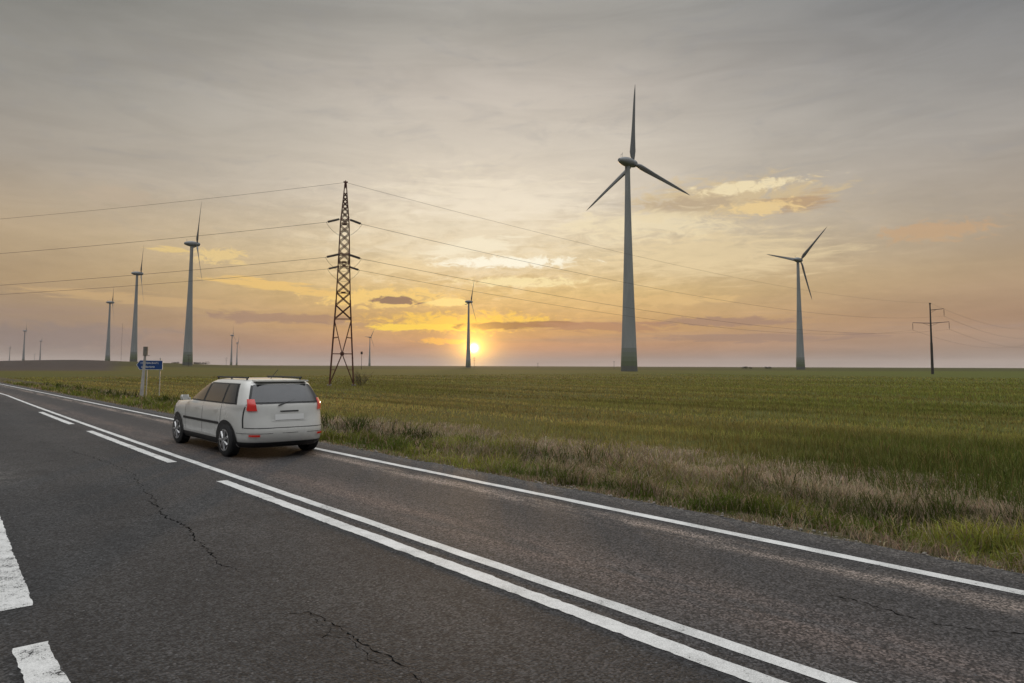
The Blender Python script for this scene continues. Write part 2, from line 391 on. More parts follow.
base = mix(t, X.gauss(4.85, 0.36) * strk.ss(0.34, 0.64) * 0.75, base, (0.135, 0.100, 0.084))
base = mix(t, X.gauss(3.3, 0.3) * strk.ss(0.45, 0.75) * 0.25, base, (0.12, 0.10, 0.09))
base = mix(t, X.ss(7.12, 7.3) * 0.6, base, mix(t, mott.ss(0.3, 0.7), (0.05, 0.047, 0.044), (0.12, 0.11, 0.10)))
base = mix(t, X.ss(0.62, 0.45) * 0.7, base, (0.075, 0.070, 0.064))
spk = mix(t, vr.ss(0.0, 1.0), (0.10, 0.10, 0.10), (1.95, 1.93, 1.90))
base = mix(t, 0.85, base, spk, 'MULTIPLY')
base = mix(t, noise(t, P, 34, 4, 0.75).ss(0.52, 0.68) * 0.55, base, (0.016, 0.016, 0.017))      # open pores of the surface
base = mix(t, mott.ss(0.2, 0.8) * 0.9, base, mix(t, 1.0, base, (1.75, 1.73, 1.7), 'MULTIPLY'))
base = mix(t, vg.ss(0.985, 0.995) * 0.6, base, (0.19, 0.185, 0.18))
base = mix(t, 1.0, base, (0.73, 0.75, 0.79), 'MULTIPLY')
base = mix(t, vd.ss(0.35, 0.75) * 0.55, base, (0.014, 0.013, 0.012))
t.links.new(base, b.inputs['Base Color'])
b.inputs['Roughness'].default_value = 0.82; b.inputs['Specular IOR Level'].default_value = 0.28
bumped(t, b, vd * -0.8 + agg * 0.5 + mott * 0.3, 0.85, 0.012)
def edge_strip(x0, x1, s0, s1, step, z, jit0=0.0, jit1=0.0, seed=1, bow=0.0):
    n = max(2, int((s1 - s0) / step)); s = np.linspace(s0, s1, n)
    x0 = x0 + bow * np.clip(s, 0, 50) ** 2; x1 = x1 + bow * np.clip(s, 0, 50) ** 2
    a = x0 + (fbm(s * 3.1, s * 0 + 3, seed) - 0.5) * jit0; c = x1 + (fbm(s * 2.3, s * 0 + 9, seed + 4) - 0.5) * jit1
    if jit0 and step < 0.06: a = a + rng.normal(0, 0.0035, n); c = c + rng.normal(0, 0.0035, n)
    v = np.empty((2 * n, 3)); v[0::2] = np.stack([a, s, s * 0 + z], -1); v[1::2] = np.stack([c, s, s * 0 + z], -1)
    k = np.arange(n - 1) * 2; return v, np.stack([k, k + 1, k + 3, k + 2], -1)
v1, f1 = edge_strip(-0.75, 7.52, -30, 60, 0.12, 0.0, 0.15, 0.17)
v2, f2 = edge_strip(-0.75, 7.52, 60, 900, 4.0, 0.0)
road = obj("road", fast_mesh("road", np.vstack([v1, v2]), np.vstack([f1, f2 + len(v1)])), ma); road.rotation_euler.z = PHI; tag(road, kind="structure")

def paint(name, wear):
    m = bpy.data.materials.new(name); m.use_nodes = True; t = m.node_tree; b = t.nodes['Principled BSDF']
    tcn = t.nodes.new('ShaderNodeTexCoord'); P = tcn.outputs['Object']
    n1 = noise(t, P, 38, 5, 0.75); n2 = noise(t, P, 2.0, 6, 0.75); n3 = noise(t, P, 150, 2, 0.6)
    t.links.new(mix(t, (n2 * 0.5 + n3 * 0.5).ss(0.35, 0.62), (0.33, 0.33, 0.32), (0.60, 0.60, 0.585)), b.inputs['Base Color'])
    b.inputs['Roughness'].default_value = 0.7; b.inputs['Specular IOR Level'].default_value = 0.3
    hole = (n1 * 0.6 + n2 * 0.55 + n3 * 0.15)
    al = hole.ss(wear - 0.03, wear + 0.03)
    t.links.new(al.k, b.inputs['Alpha'])
    bumped(t, b, n3, 0.4, 0.004)
    return m
mp_new = paint("white_paint", 0.525); mp_old = paint("worn_white_paint", 0.565)
def line(name, x0, x1, s0, s1, mat, seed, jit=0.022, bow=0.0, toe=0.0):
    v, f = edge_strip(x0, x1, s0, s1, 0.05 if s1 - s0 < 60 else 0.25, 0.004, jit, jit, seed, bow); v[:, 0] += toe * (v[:, 1] - s0)
    o = obj(name, fast_mesh(name, v, f), mat); o.rotation_euler.z = PHI; return tag(o, kind="structure")
line("road_edge_line", 6.79, 6.93, -12, 500, mp_new, 3)
line("road_centre_line", 4.07, 4.20, -12, 500, mp_new, 21, bow=0.00022)
for k, (a, c) in enumerate(((-12, 11.3), (14.0, 22.0), (24.8, 31.8))):
    line("road_centre_dash", 3.74, 3.90, a, c, mp_new, 31 + k, bow=0.00022)
for k, (a, c) in enumerate(((-6, 5.52), (6.40, 16.0))):
    line("road_shoulder_dash", 0.61, (0.80, 0.83)[k], a, c, mp_old, 51 + k, 0.02, toe=0.034 * k)
# cracks in the asphalt
mcr = material("crack_gap", (0.008, 0.008, 0.008), 1.0, spec=0.0)
def crack(pts, wd, seed):
    r = random.Random(seed); v = []; f = []
    def run(P, w0):
        acc = 0; n = len(P); b0 = len(v)
        for i, p in enumerate(P):
            acc = acc * 0.88 + r.uniform(-0.02, 0.02); j = r.uniform(-0.007, 0.007)
            d = (P[min(i + 1, n - 1)] - P[max(i - 1, 0)]).normalized(); nrm = Vector((-d.y, d.x)); q = p + nrm * (acc + j)
            ww = w0 * max(0.05, r.gauss(0.45, 0.4)) * min(1, i / 6, (n - 1 - i) / 6)
            v.extend([(*(q + nrm * ww), 0.0025), (*(q - nrm * ww), 0.0025)])
            if i: k = b0 + 2 * i; f.append((k - 2, k - 1, k + 1, k))
    gp = [Vector(at(px, py, 0.0)[:2]) for px, py in pts]; P = []
    for a_, c_ in zip(gp, gp[1:]):
        n = max(2, int((c_ - a_).length / 0.03)); P += [a_.lerp(c_, i / n) for i in range(n)]
    run(P, wd)
    for _ in range(int(len(P) * 0.03 * 1.6)):                     # hairline branches
        k = r.randrange(1, len(P) - 1); d = (P[min(k + 4, len(P) - 1)] - P[max(k - 4, 0)]).normalized(); a = r.choice((-1, 1)) * r.uniform(0.4, 1.3)
        e = Vector((d.x * math.cos(a) - d.y * math.sin(a), d.x * math.sin(a) + d.y * math.cos(a))); L = r.uniform(0.12, 0.5)
        run([P[k] + e * (L * i / 14) for i in range(15)], wd * 0.4)
    tag(obj("road_crack", raw("road_crack", v, f), mcr), kind="structure")
crack([(60, 446), (105, 462), (130, 472), (158, 505)], 0.006, 1)
crack([(150, 500), (182, 525), (208, 550), (238, 572)], 0.011, 7)
crack([(182, 525), (230, 522), (290, 512)], 0.004, 2)
crack([(100, 545), (140, 538), (182, 528)], 0.004, 9)
crack([(250, 614), (283, 612), (310, 611), (333, 628)], 0.006, 8)
crack([(310, 611), (333, 628), (350, 642), (385, 656), (412, 672), (436, 690)], 0.009, 3)
crack([(300, 632), (345, 640), (372, 662), (392, 678)], 0.004, 4)
crack([(810, 590), (866, 603), (905, 616), (950, 625), (1000, 632), (1060, 640)], 0.008, 5)
crack([(322, 472), (352, 480), (388, 482)], 0.006, 6)

# ------------------------------------------------------------------ grass and crop
def leaf_material(name, trans=0.35, rough=0.7):
    m = bpy.data.materials.new(name); m.use_nodes = True; t = m.node_tree; t.nodes.clear()
    a = t.nodes.new('ShaderNodeAttribute'); a.attribute_name = 'tint'
    d = t.nodes.new('ShaderNodeBsdfDiffuse'); tr = t.nodes.new('ShaderNodeBsdfTranslucent'); mx_ = t.nodes.new('ShaderNodeMixShader'); o = t.nodes.new('ShaderNodeOutputMaterial')
    t.links.new(a.outputs['Color'], d.inputs[0]); t.links.new(a.outputs['Color'], tr.inputs[0]); mx_.inputs[0].default_value = trans
    t.links.new(d.outputs[0], mx_.inputs[1]); t.links.new(tr.outputs[0], mx_.inputs[2]); t.links.new(mx_.outputs[0], o.inputs[0]); return m
mleaf = leaf_material("grass_blades")
def blades(name, X, s, h, wd, lean, col, leandir=None):
    n = len(X); z = ground(X, s) - 0.02
    a = rng.uniform(0, 2 * PI, n) if leandir is None else leandir
    fa = rng.uniform(0, 2 * PI, n)
    base = np.stack([X, s, z], -1); side = np.stack([np.cos(fa), np.sin(fa), np.zeros(n)], -1) * (wd / 2)[:, None]
    ld = np.stack([np.cos(a), np.sin(a), np.zeros(n)], -1)
    up = np.array([0, 0, 1.0])
    mid = base + up * (h * 0.6)[:, None] + ld * (lean * h * 0.30)[:, None]
    tip = base + up * (h * np.sqrt(np.clip(1 - (lean * 0.75) ** 2, 0.12, 1)))[:, None] + ld * (lean * h * 0.95)[:, None]
    v = np.stack([base - side, base + side, mid + side * 0.8, mid - side * 0.8, tip], 1).reshape(-1, 3)
    k = np.arange(n)[:, None] * 5
    me = fast_mesh(name, v, k + np.array([[0, 1, 2, 3]]), k + np.array([[3, 2, 4]]))
    at_ = me.attributes.new('tint', 'FLOAT_COLOR', 'POINT')
    c4 = np.ones((n, 5, 4), np.float32); c4[:, :, :3] = np.clip(col, 0, 1)[:, None, :]
    at_.data.foreach_set('color', c4.ravel())
    o = obj(name, me, mleaf); o.rotation_euler.z = PHI; return o
def scatter(x0, x1, s0, s1, density, dmin, dmax):
    n = int((x1 - x0) * (s1 - s0) * density); X = rng.uniform(x0, x1, n); s = rng.uniform(s0, s1, n)
    wx = X * NL[0] + s * U[0]; wy = X * NL[1] + s * U[1]; d = np.hypot(wx, wy)
    k = (wy > 1) & (np.abs(wx / np.maximum(wy, 0.1)) < 0.92) & (d >= dmin) & (d < dmax)
    return X[k], s[k], d[k]
def jitter(col, n, amt=0.25):
    c = np.array(col)[None] * (1 + rng.normal(0, amt, (n, 1))) * (1 + rng.normal(0, 0.08, (n, 3))); return np.clip(c, 0.004, 0.6)
def lerp(a, b, k): return a * (1 - k)[:, None] + b * k[:, None]
TIERS = ((0, 14, 1.0, 1.0), (14, 26, 0.42, 1.6), (26, 48, 0.13, 2.6), (48, 90, 0.04, 4.5))
# verge: green at the road side, sparse and dead right beside the asphalt
parts = []
for d0, d1, k, ws in TIERS:
    X, s, d = scatter(7.55, 12.6, -9, 92, 1500 * k, d0, d1)
    wob = (fbm(s * 0.35, X * 0.1, 5) - 0.5) * 1.0
    xx = X + (fbm(s * 0.8, X * 0.8, 31) - 0.5) * 1.2
    pr = 0.10 + 0.90 * sms(7.42, 7.85, xx)
    pr = pr * (0.25 + 0.75 * sms(0.32, 0.55, fbm(X * 1.3, s * 1.3, 44)))
    pr = pr * (1 - 0.55 * sms(9.9, 10.6, X) * ditchk(s))
    keep = rng.uniform(0, 1, len(X)) < pr; parts.append((X[keep], s[keep], d[keep], ws + np.zeros(keep.sum()), xx[keep]))
X, s, d, ws, xx = [np.concatenate(q) for q in zip(*parts)]; n = len(X)
patch = fbm(X * 0.7, s * 0.45, 61); ditch = sms(9.5, 10.4, xx) * ditchk(s)
h = (0.07 + 0.16 * sms(7.7, 8.6, xx)) * (0.55 + 0.9 * fbm(X * 1.6, s * 1.6, 71)) * rng.uniform(0.55, 1.3, n) * (1 + 0.5 * ditch)
g = lerp(jitter((0.200, 0.205, 0.046), n), jitter((0.090, 0.112, 0.024), n), sms(0.35, 0.65, patch))
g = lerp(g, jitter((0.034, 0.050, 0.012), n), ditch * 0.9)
bleach = np.exp(-((X - TX) ** 2 * 0.35 + (s - TS) ** 2 * 0.16) / 4.0)
h = h * (0.55 + 1.0 * sms(0.35, 0.65, fbm(X * 2.6, s * 2.6, 87)))
g = g * (0.30 + 1.4 * fbm(X * 1.3, s * 1.3, 93))[:, None]
dead = rng.uniform(0, 1, n) < (0.14 + 0.75 * (1 - sms(7.65, 8.25, xx)) - 0.10 * ditch + 0.75 * bleach + 0.5 * sms(0.55, 0.7, fbm(X * 0.9, s * 0.5, 63)))
g[dead] = jitter((0.27, 0.21, 0.135), n)[dead]
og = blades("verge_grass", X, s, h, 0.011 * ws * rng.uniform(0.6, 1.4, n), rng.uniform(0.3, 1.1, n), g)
tag(og, "short green grass growing on the bank between asphalt and ditch", "grass", kind="stuff")
# dry grass: tall straw-coloured stands along the far bank of the ditch
clumps = [(800, 484, 0.7, 0.8), (840, 488, 0.9, 0.9), (880, 480, 0.9, 1.2), (910, 482, 1.0, 1.3), (948, 500, 0.8, 0.9), (990, 520, 0.7, 0.6), (640, 462, 1.1, 0.5), (668, 455, 0.9, 0.7), (590, 458, 1.0, 0.8), (545, 448, 1.3, 0.9),
          (500, 448, 1.2, 0.8), (455, 436, 1.6, 0.8), (415, 430, 2.0, 0.9), (370, 427, 2.2, 0.8), (345, 424, 2.0, 0.7)]
cl = []
for px, py, r_, a_ in clumps:
    x, y, z = at(px, py); cl.append((x * NL[0] + y * NL[1], x * U[0] + y * U[1], r_, a_))
BX, BS, BH, BW, BL, BA, BC = [], [], [], [], [], [], []
for d0, d1, k, ws in ((0, 14, 1.0, 1.0), (14, 26, 0.75, 1.5), (26, 48, 0.4, 2.4), (48, 90, 0.16, 4.2)):
    X, s, d = scatter(8.2, 17.5, -9, 92, 11 * k, d0, d1)
    band = np.exp(-((X - 12.7 - (fbm(s * 0.25, s * 0, 81) - 0.5) * 2.6) / 0.9) ** 2) * (0.02 + 0.32 * sms(0.52, 0.66, fbm(s * 0.42, X * 0.35, 91)))
    for cx_, cs_, r_, a_ in cl: band = np.maximum(band, a_ * np.exp(-((X - cx_) ** 2 * 2.6 + (s - cs_) ** 2 * 1.0) / r_ ** 2))
    band = band * (0.15 + 0.85 * sms(0.36, 0.56, fbm(X * 1.1, s * 0.9, 19)))
    keep = rng.uniform(0, 1, len(X)) < band * 1.2; X, s, band, d = X[keep], s[keep], band[keep], d[keep]
    nb = int(max(14, 46 / ws)); m = len(X)
    tone = np.clip((fbm(X * 0.9, s * 0.9, 47) - 0.5) * 1.7 + 0.5 + rng.normal(0, 0.18, m), 0, 1); size = (0.22 + 0.26 * band + 0.12 * (band > 1.05)) * rng.uniform(0.5, 1.35, m)
    ba = rng.uniform(0, 2 * PI, (m, nb)); rad = np.abs(rng.normal(0, 0.11, (m, nb)))
    wnd = 0.4 + (fbm(X * 0.5, s * 0.5, 53) - 0.5) * 3.0
    lx = np.cos(ba) * rad * 5 + 1.0 * np.cos(wnd)[:, None]; ly = np.sin(ba) * rad * 5 + 1.0 * np.sin(wnd)[:, None]
    BX.append((X[:, None] + np.cos(ba) * rad).ravel()); BS.append((s[:, None] + np.sin(ba) * rad).ravel())
    BH.append((size[:, None] * rng.uniform(0.5, 1.2, (m, nb))).ravel()); BW.append((0.007 * ws * rng.uniform(0.6, 1.4, (m, nb))).ravel())
    BL.append(np.clip(np.hypot(lx, ly) + rng.normal(0, .15, (m, nb)), 0.25, 1.25).ravel()); BA.append((np.arctan2(ly, lx) + rng.normal(0, .4, (m, nb))).ravel())
    tt = np.clip(tone[:, None] + rng.normal(0, .18, (m, nb)), 0, 1).ravel(); q = len(tt)
    c_ = lerp(jitter((0.15, 0.108, 0.080), q, 0.2), jitter((0.44, 0.345, 0.25), q, 0.2), sms(0.25, 0.8, tt))
    grn = rng.uniform(0, 1, q) < 0.12; c_[grn] = jitter((0.10, 0.115, 0.03), q)[grn]; BC.append(c_)
for d0, d1, k, ws in TIERS:
    X, s, d = scatter(8.6, 16.5, -9, 92, 900 * k, d0, d1)
    pm = np.exp(-((X - 12.6 - (fbm(s * 0.25, s * 0, 81) - 0.5) * 2.6) / 0.9) ** 2) * 0.30 * sms(0.44, 0.64, fbm(X * 0.8, s * 0.5, 29))
    pm = np.maximum(pm, np.exp(-((X - TX) ** 2 * 0.30 + (s - TS) ** 2 * 0.12) / 4.0) * 0.8 * (0.3 + 0.7 * sms(0.35, 0.6, fbm(X * 1.4, s * 1.4, 33))))
    for cx_, cs_, r_, a_ in cl: pm = np.maximum(pm, 0.7 * np.exp(-((X - cx_) ** 2 * 1.6 + (s - cs_) ** 2 * 0.7) / r_ ** 2))
    keep = rng.uniform(0, 1, len(X)) < pm; X, s = X[keep], s[keep]; q = len(X)
    BX.append(X); BS.append(s); BH.append(rng.uniform(0.14, 0.34, q)); BW.append(0.008 * ws * rng.uniform(0.6, 1.4, q)); BL.append(rng.uniform(0.9, 1.28, q))
    BA.append(0.6 + (fbm(X * 0.7, s * 0.7, 59) - 0.5) * 4 + rng.normal(0, 0.8, q)); BC.append(lerp(jitter((0.22, 0.165, 0.115), q), jitter((0.38, 0.30, 0.20), q), fbm(X * 2, s * 2, 67)))
od = blades("dry_grass", *[np.concatenate(a) for a in (BX, BS, BH, BW, BL, BC, BA)])
tag(od, "tall straw-coloured dead grass along the far bank of the ditch", "dry grass", kind="stuff")
# the young wheat in the field
parts = []
for d0, d1, k, ws in ((0, 18, 1.0, 1.0), (18, 30, 0.5, 1.5), (30, 50, 0.2, 2.3), (50, 90, 0.06, 4.0), (90, 130, 0.017, 7.0), (130, 230, 0.006, 11.0)):
    X, s, d = scatter(12.6, 190, -70, 150, 380 * k, d0, d1)
    edge = X + (fbm(s * 0.4, X * 0.4, 3) - 0.5) * 2.0
    row = 0.55 + 0.45 * np.cos(X * 2 * PI / 0.55)
    bare = sms(0.30, 0.42, fbm(X * 0.22, s * 0.08, 15))
    tram = 1 - 0.85 * (np.abs((X - 19.0) % 18.0 - 9.0) < 0.28)
    keep = rng.uniform(0, 1, len(X)) < (1 - 0.8 * np.exp(-((X - TX) ** 2 * 0.35 + (s - TS) ** 2 * 0.16) / 4.0)) * (1 - 0.75 * sms(110, 225, d)) * sms(13.0, 14.1, edge) * (0.35 + 0.65 * bare) * np.where(d < 40, 0.4 + 0.6 * row, 1.0) * tram
    parts.append((X[keep], s[keep], d[keep], ws + np.zeros(keep.sum())))
X, s, d, ws = [np.concatenate(q) for q in zip(*parts)]; n = len(X)
wx = X * NL[0] + s * U[0]; wy = X * NL[1] + s * U[1]
vig = sms(0.30, 0.62, fbm(X * 0.16, s * 0.05, 27)) * 0.6 + 0.4 * sms(-0.1, 0.7, wx / wy)
nearr = (1 - sms(16, 34, d)) * sms(0.12, 0.5, wx / wy)
h = (0.15 + 0.08 * vig + 0.16 * nearr) * rng.uniform(0.6, 1.3, n) * (0.6 + 0.8 * fbm(X * 1.2, s * 1.2, 5)) * (1 + nearr * (fbm(X * 3.2, s * 3.2, 8) - 0.5) * 1.4)
g = lerp(jitter((0.290, 0.230, 0.078), n, 0.2), jitter((0.205, 0.218, 0.054), n, 0.2), vig)
g = g * (0.15 + 1.7 * fbm(X * 0.9, s * 0.02, 37))[:, None]
g = lerp(g, jitter((0.036, 0.062, 0.013), n, 0.45), nearr * 0.8)
yl = rng.uniform(0, 1, n) < 0.18; g[yl] = jitter((0.18, 0.15, 0.06), n)[yl]
ow = blades("wheat_crop", X, s, h, 0.011 * ws * rng.uniform(0.7, 1.4, n), rng.uniform(0.1, 0.75, n), g)
tag(ow, "young green wheat covering the wide field behind the ditch", "wheat", kind="stuff")
# loose stones on the gravel edge
def stones():
    n = 2600; X = 7.5 + np.abs(rng.normal(0, 0.33, n)); s = rng.uniform(-6, 32, n)
    r = 0.008 + 0.022 * rng.random(n) ** 3; z = np.where(X < 7.55, 0.0, ground(X, s)) + r * 0.3
    ico = bmesh.new(); bmesh.ops.create_icosphere(ico, subdivisions=1, radius=1.0); ico.verts.ensure_lookup_table()
    bv = np.array([q.co for q in ico.verts]); bf = np.array([[q.index for q in p.verts] for p in ico.faces]); ico.free()
    k = len(bv); sh = rng.uniform(0.6, 1.3, (n, k, 1)) * rng.uniform(0.6, 1.25, (n, 1, 3)) * np.array([1, 1, 0.7])
    v = bv[None] * sh * r[:, None, None] + np.stack([X, s, z], -1)[:, None]
    return fast_mesh("gravel", v.reshape(-1, 3), None, (bf[None] + (np.arange(n) * k)[:, None, None]).reshape(-1, 3))
os_ = obj("gravel", stones(), material("stone", (0.20, 0.18, 0.155), 0.9, var=0.4, vscale=9)); os_.rotation_euler.z = PHI
tag(os_, "loose grey gravel along the ragged edge of the asphalt", "gravel", kind="stuff")

# ------------------------------------------------------------------ wind turbines
HUB = 103.5; RB = 39.5
mt = bpy.data.materials.new("turbine_paint"); mt.use_nodes = True; t = mt.node_tree; b = t.nodes['Principled BSDF']
tcn = t.nodes.new('ShaderNodeTexCoord'); P = tcn.outputs['Object']; X, Y, Z = xyz(t, P)
wht = mix(t, noise(t, comb(t, X * 0.5, Y * 0.5, Z * 0.05), 1.0, 4, 0.6).ss(0.35, 0.7), (0.265, 0.275, 0.272), (0.31, 0.32, 0.315))
col = wht
for zb, cb in ((11.6, (0.22, 0.235, 0.215)), (9.6, (0.20, 0.22, 0.175)), (7.4, (0.175, 0.195, 0.14)), (5.2, (0.145, 0.165, 0.105)), (3.0, (0.14, 0.14, 0.125))):
    col = mix(t, Z.ss(zb + 0.05, zb - 0.05), col, cb)
col = mix(t, (Z * 0.265)._m('FRACT', Z * 0.265).ss(0.985, 0.995) * 0.35, col, (0.2, 0.21, 0.21))
t.links.new(col, b.inputs['Base Color']); b.inputs['Roughness'].default_value = 0.8; b.inputs['Specular IOR Level'].default_value = 0.15
mtw = material("turbine_shell", (0.20, 0.21, 0.215), 0.5, var=0.06, vscale=0.3)
mbl = material("blade_shell", (0.17, 0.175, 0.175), 0.5, var=0.06, vscale=0.3)
def circ(r, z, n=32, cx=0, cy=0, sx=1, sy=1): return [(cx + r * sx * math.cos(2 * PI * i / n), cy + r * sy * math.sin(2 * PI * i / n), z) for i in range(n)]
def turbine():
    o = thing("wind_turbine", (0, 0, 0), 0, "x", "wind turbine", "wind turbines standing in the fields")
    zs = np.linspace(0, HUB - 2.2, 26)
    rad = [1.25 + 2.85 * (1 - z / (HUB - 2.2)) ** 1.45 for z in zs]
    tw = obj("tower", raw("tower", *loft([circ(r, z, 40) for r, z in zip(rad, zs)]), True), mt, o); smooth(tw)
    # egg shaped nacelle along -Y (rear) to +Y (rotor)
    rings = []
    for i in range(15):
        q = i / 14; y = -6.0 + 8.6 * q; r = 2.45 * (math.sin(PI * min(1, 0.06 + 0.62 * q)) ** 0.62); r = max(r, 0.35)
        rings.append([(r * math.cos(a), y, HUB + r * 0.98 * math.sin(a)) for a in [2 * PI * k / 28 for k in range(28)]])
    smooth(obj("nacelle", raw("nacelle", *loft(rings), True), mtw, o), 60)
    m_ = bmesh.new(); bar(m_, (0.5, -4, HUB + 1.9), (0.5, -4, HUB + 4.0), 0.06, 6); bar(m_, (-0.5, -4, HUB + 1.9), (-0.5, -4, HUB + 3.4), 0.06, 6); box(m_, (0, -4, HUB + 3.3), (1.3, 0.12, 0.12))
    obj("weather_mast", m_, mtw, o)
    rings = []
    for i in range(10):
        q = i / 9; y = -1.6 + 4.2 * q; r = 2.0 * math.sqrt(max(0.0, 1 - (max(0, q - 0.25) / 0.76) ** 2)); r = max(r, 0.08)
        rings.append([(r * math.cos(a), y, r * math.sin(a)) for a in [2 * PI * k / 28 for k in range(28)]])
    hb = obj("rotor_hub", raw("rotor_hub", *loft(rings), True), mtw, o); smooth(hb, 60); hb.location = (0, 4.2, HUB)
    prof = [(1.0, 0, 1.0, 1.0), (2.2, 8, 1.15, 1.0), (3.6, 20, 2.1, .55), (6, 20, 2.75, .36), (9, 16, 2.5, .28), (14, 11, 2.05, .22), (20, 7, 1.65, .19), (27, 4, 1.35, .17), (33, 2, 1.0, .16), (36.5, 1, .66, .15), (RB, 0, .14, .3)]
    rings = []
    for z, tw_, ch, th in prof:
        rr = []
        for k in range(20):
            a = 2 * PI * k / 20; cx = math.cos(a) * 0.5 - (0.12 if th < 0.9 else 0); cyy = math.sin(a) * 0.5 * th * (1 + 0.45 * math.cos(a + PI) * (th < 0.9))
            px_, py_ = cx * ch * 1.12, cyy * ch * 1.12
            rr.append((px_ * math.cos(R(tw_)) - py_ * math.sin(R(tw_)), px_ * math.sin(R(tw_)) + py_ * math.cos(R(tw_)) + 0.0006 * z * z, z))
        rings.append(rr)
    bme = raw("blade", *loft(rings), True)
    for k in range(3):
        bo = obj("blade", bme, None, hb); bo.rotation_euler = (0, R(120 * k), 0)
        if k == 0: bme.materials.append(mbl)
        smooth(bo, 60)
    return o
proto = turbine()
#    column, depth, yaw azimuth, rotor phase, label
TURB = [(629, 340, 52, 4, "largest white wind turbine with green bands at its tower foot"),
        (800, 655, 55, 46, "dark wind turbine standing between the largest turbine and the concrete pole"),
        (188.5, 590, 56, 32, "tallest of the turbines on the left, just right of the blue sign"),
        (134.5, 815, 55, 36, "slender turbine rising directly behind the blue road sign"),
        (108.5, 1210, 55, 34, "turbine on the left skyline just left of the blue sign"),
        (468.5, 1100, 68, 28, "dark turbine standing right in front of the setting sun"),
        (370, 2500, 40, 35, "small distant turbine just right of the lattice pylon"),
        (232, 2430, 56, 0, "taller of two tiny turbines close together right of the tallest left turbine"),
        (237.5, 3250, 50, 20, "shorter of two tiny turbines close together, partly behind its neighbour"),
        (24.5, 2300, 52, 10, "tallest of the tiny turbines over the ploughed land at far left"),
        (41, 3300, 52, 30, "tiny turbine over the ploughed land, rightmost of the far left group"),
        (10.5, 4700, 52, 350, "tiny turbine at the left edge, leftmost of the far left group"),
        (35.5, 7600, 52, 45, "tiniest turbine, only its rotor showing above the ploughed land")]
for i, (px, D, az_, ph, lab) in enumerate(TURB):
    o = proto if i == 0 else copy_tree(proto)
    x, y = spot(px, D); o.location = (x, y, gz(x, y) - 0.3); o.rotation_euler.z = -R(az_); o["label"] = lab
    for ch in o.children:
        if ch.name.startswith("rotor_hub"): ch.rotation_euler = (R(3), R(ph), 0)

# ------------------------------------------------------------------ lattice pylon
msteel = material("rusty_steel", (0.10, 0.038, 0.026), 0.8, metal=0.2, var=0.45, vscale=2.5)
mwire = material("wire_metal", (0.07, 0.065, 0.06), 0.5, metal=0.6)
mins = material("insulator_glass", (0.07, 0.06, 0.055), 0.3)
mconc = material("concrete", (0.19, 0.175, 0.16), 0.85, var=0.25, vscale=4, bump=0.3)
PYX, PYY = spot(342.5, 81.5); PYZ = gz(PYX, PYY); PYR = R(13.4)
py = thing("lattice_pylon", (PYX, PYY, PYZ), PYR, "rusty steel lattice pylon standing in the field behind the white car", "pylon")
def hw(z): return float(np.interp(z, [0, 10, 19, 24.0], [1.36, 0.80, 0.50, 0.07]))
PH = 24.0
for sx, sy in ((-1, -1), (1, -1), (1, 1), (-1, 1)):
    m_ = bmesh.new(); zz = [0, 3.8, 7.8, 10, 14.5, 19, PH]
    for a_, c_ in zip(zz, zz[1:]): angle_bar(m_, (sx * hw(a_), sy * hw(a_), a_), (sx * hw(c_), sy * hw(c_), c_), 0.15 if a_ < 10 else 0.115)
    obj("leg", m_, msteel, py)
    m_ = bmesh.new(); box(m_, (sx * 1.37, sy * 1.37, 0.0), (0.5, 0.5, 0.4)); obj("footing", m_, mconc, py)
m_ = bmesh.new()
faces = [((-1, -1), (1, -1)), ((1, -1), (1, 1)), ((1, 1), (-1, 1)), ((-1, 1), (-1, -1))]
def cpt(c, z): return (c[0] * hw(z), c[1] * hw(z), z)
for p_, q_ in faces:
    def mid(z): a_, c_ = Vector(cpt(p_, z)), Vector(cpt(q_, z)); return (a_ + c_) / 2
    # open portal panel at the foot: diagonals meeting at a gusset, with short stiffeners
    for c_ in (p_, q_):
        angle_bar(m_, cpt(c_, 0.25), mid(3.75), 0.08); angle_bar(m_, mid(3.75), cpt(c_, 7.6), 0.075)
        for z_, f_ in ((1.9, 0.47), (5.6, 0.5)):
            lo = Vector(cpt(c_, 0.25)).lerp(mid(3.75), f_) if z_ < 3 else Vector(cpt(c_, 7.6)).lerp(mid(3.75), f_)
            angle_bar(m_, cpt(c_, z_), lo, 0.045)
    angle_bar(m_, cpt(p_, 3.75), cpt(q_, 3.75), 0.05); angle_bar(m_, cpt(p_, 7.8), cpt(q_, 7.8), 0.045)
    box(m_, mid(3.75), (0.42, 0.05, 0.34) if p_[1] == q_[1] else (0.05, 0.42, 0.34))
    z_ = 7.8
    while z_ < 22.6:
        dz_ = max(0.55, hw(z_) * 1.75); z2 = min(z_ + dz_, 23.0)
        angle_bar(m_, cpt(p_, z_), cpt(q_, z2), 0.068); angle_bar(m_, cpt(q_, z_), cpt(p_, z2), 0.068)
        z_ = z2
    for z_ in (10.9, 13.9, 15.4, 18.2, 19.5): angle_bar(m_, cpt(p_, z_), cpt(q_, z_), 0.05)
for z_ in (10.9, 14.5, 19.0): box(m_, (0, 0, z_), (0.5, 0.5, 0.16))
obj("lattice_bracing", m_, msteel, py)
ARMS = [(-1, 18.75, 4.2), (-1, 14.7, 4.7), (1, 14.7, 5.0)]
ARM_END = []
PM = Matrix.Translation((PYX, PYY, PYZ)) @ Matrix.Rotation(PYR, 4, 'Z')
LDIR = Vector((-190, 38.5, 0)).normalized(); RDIR = Vector((170, 168, 0)).normalized()
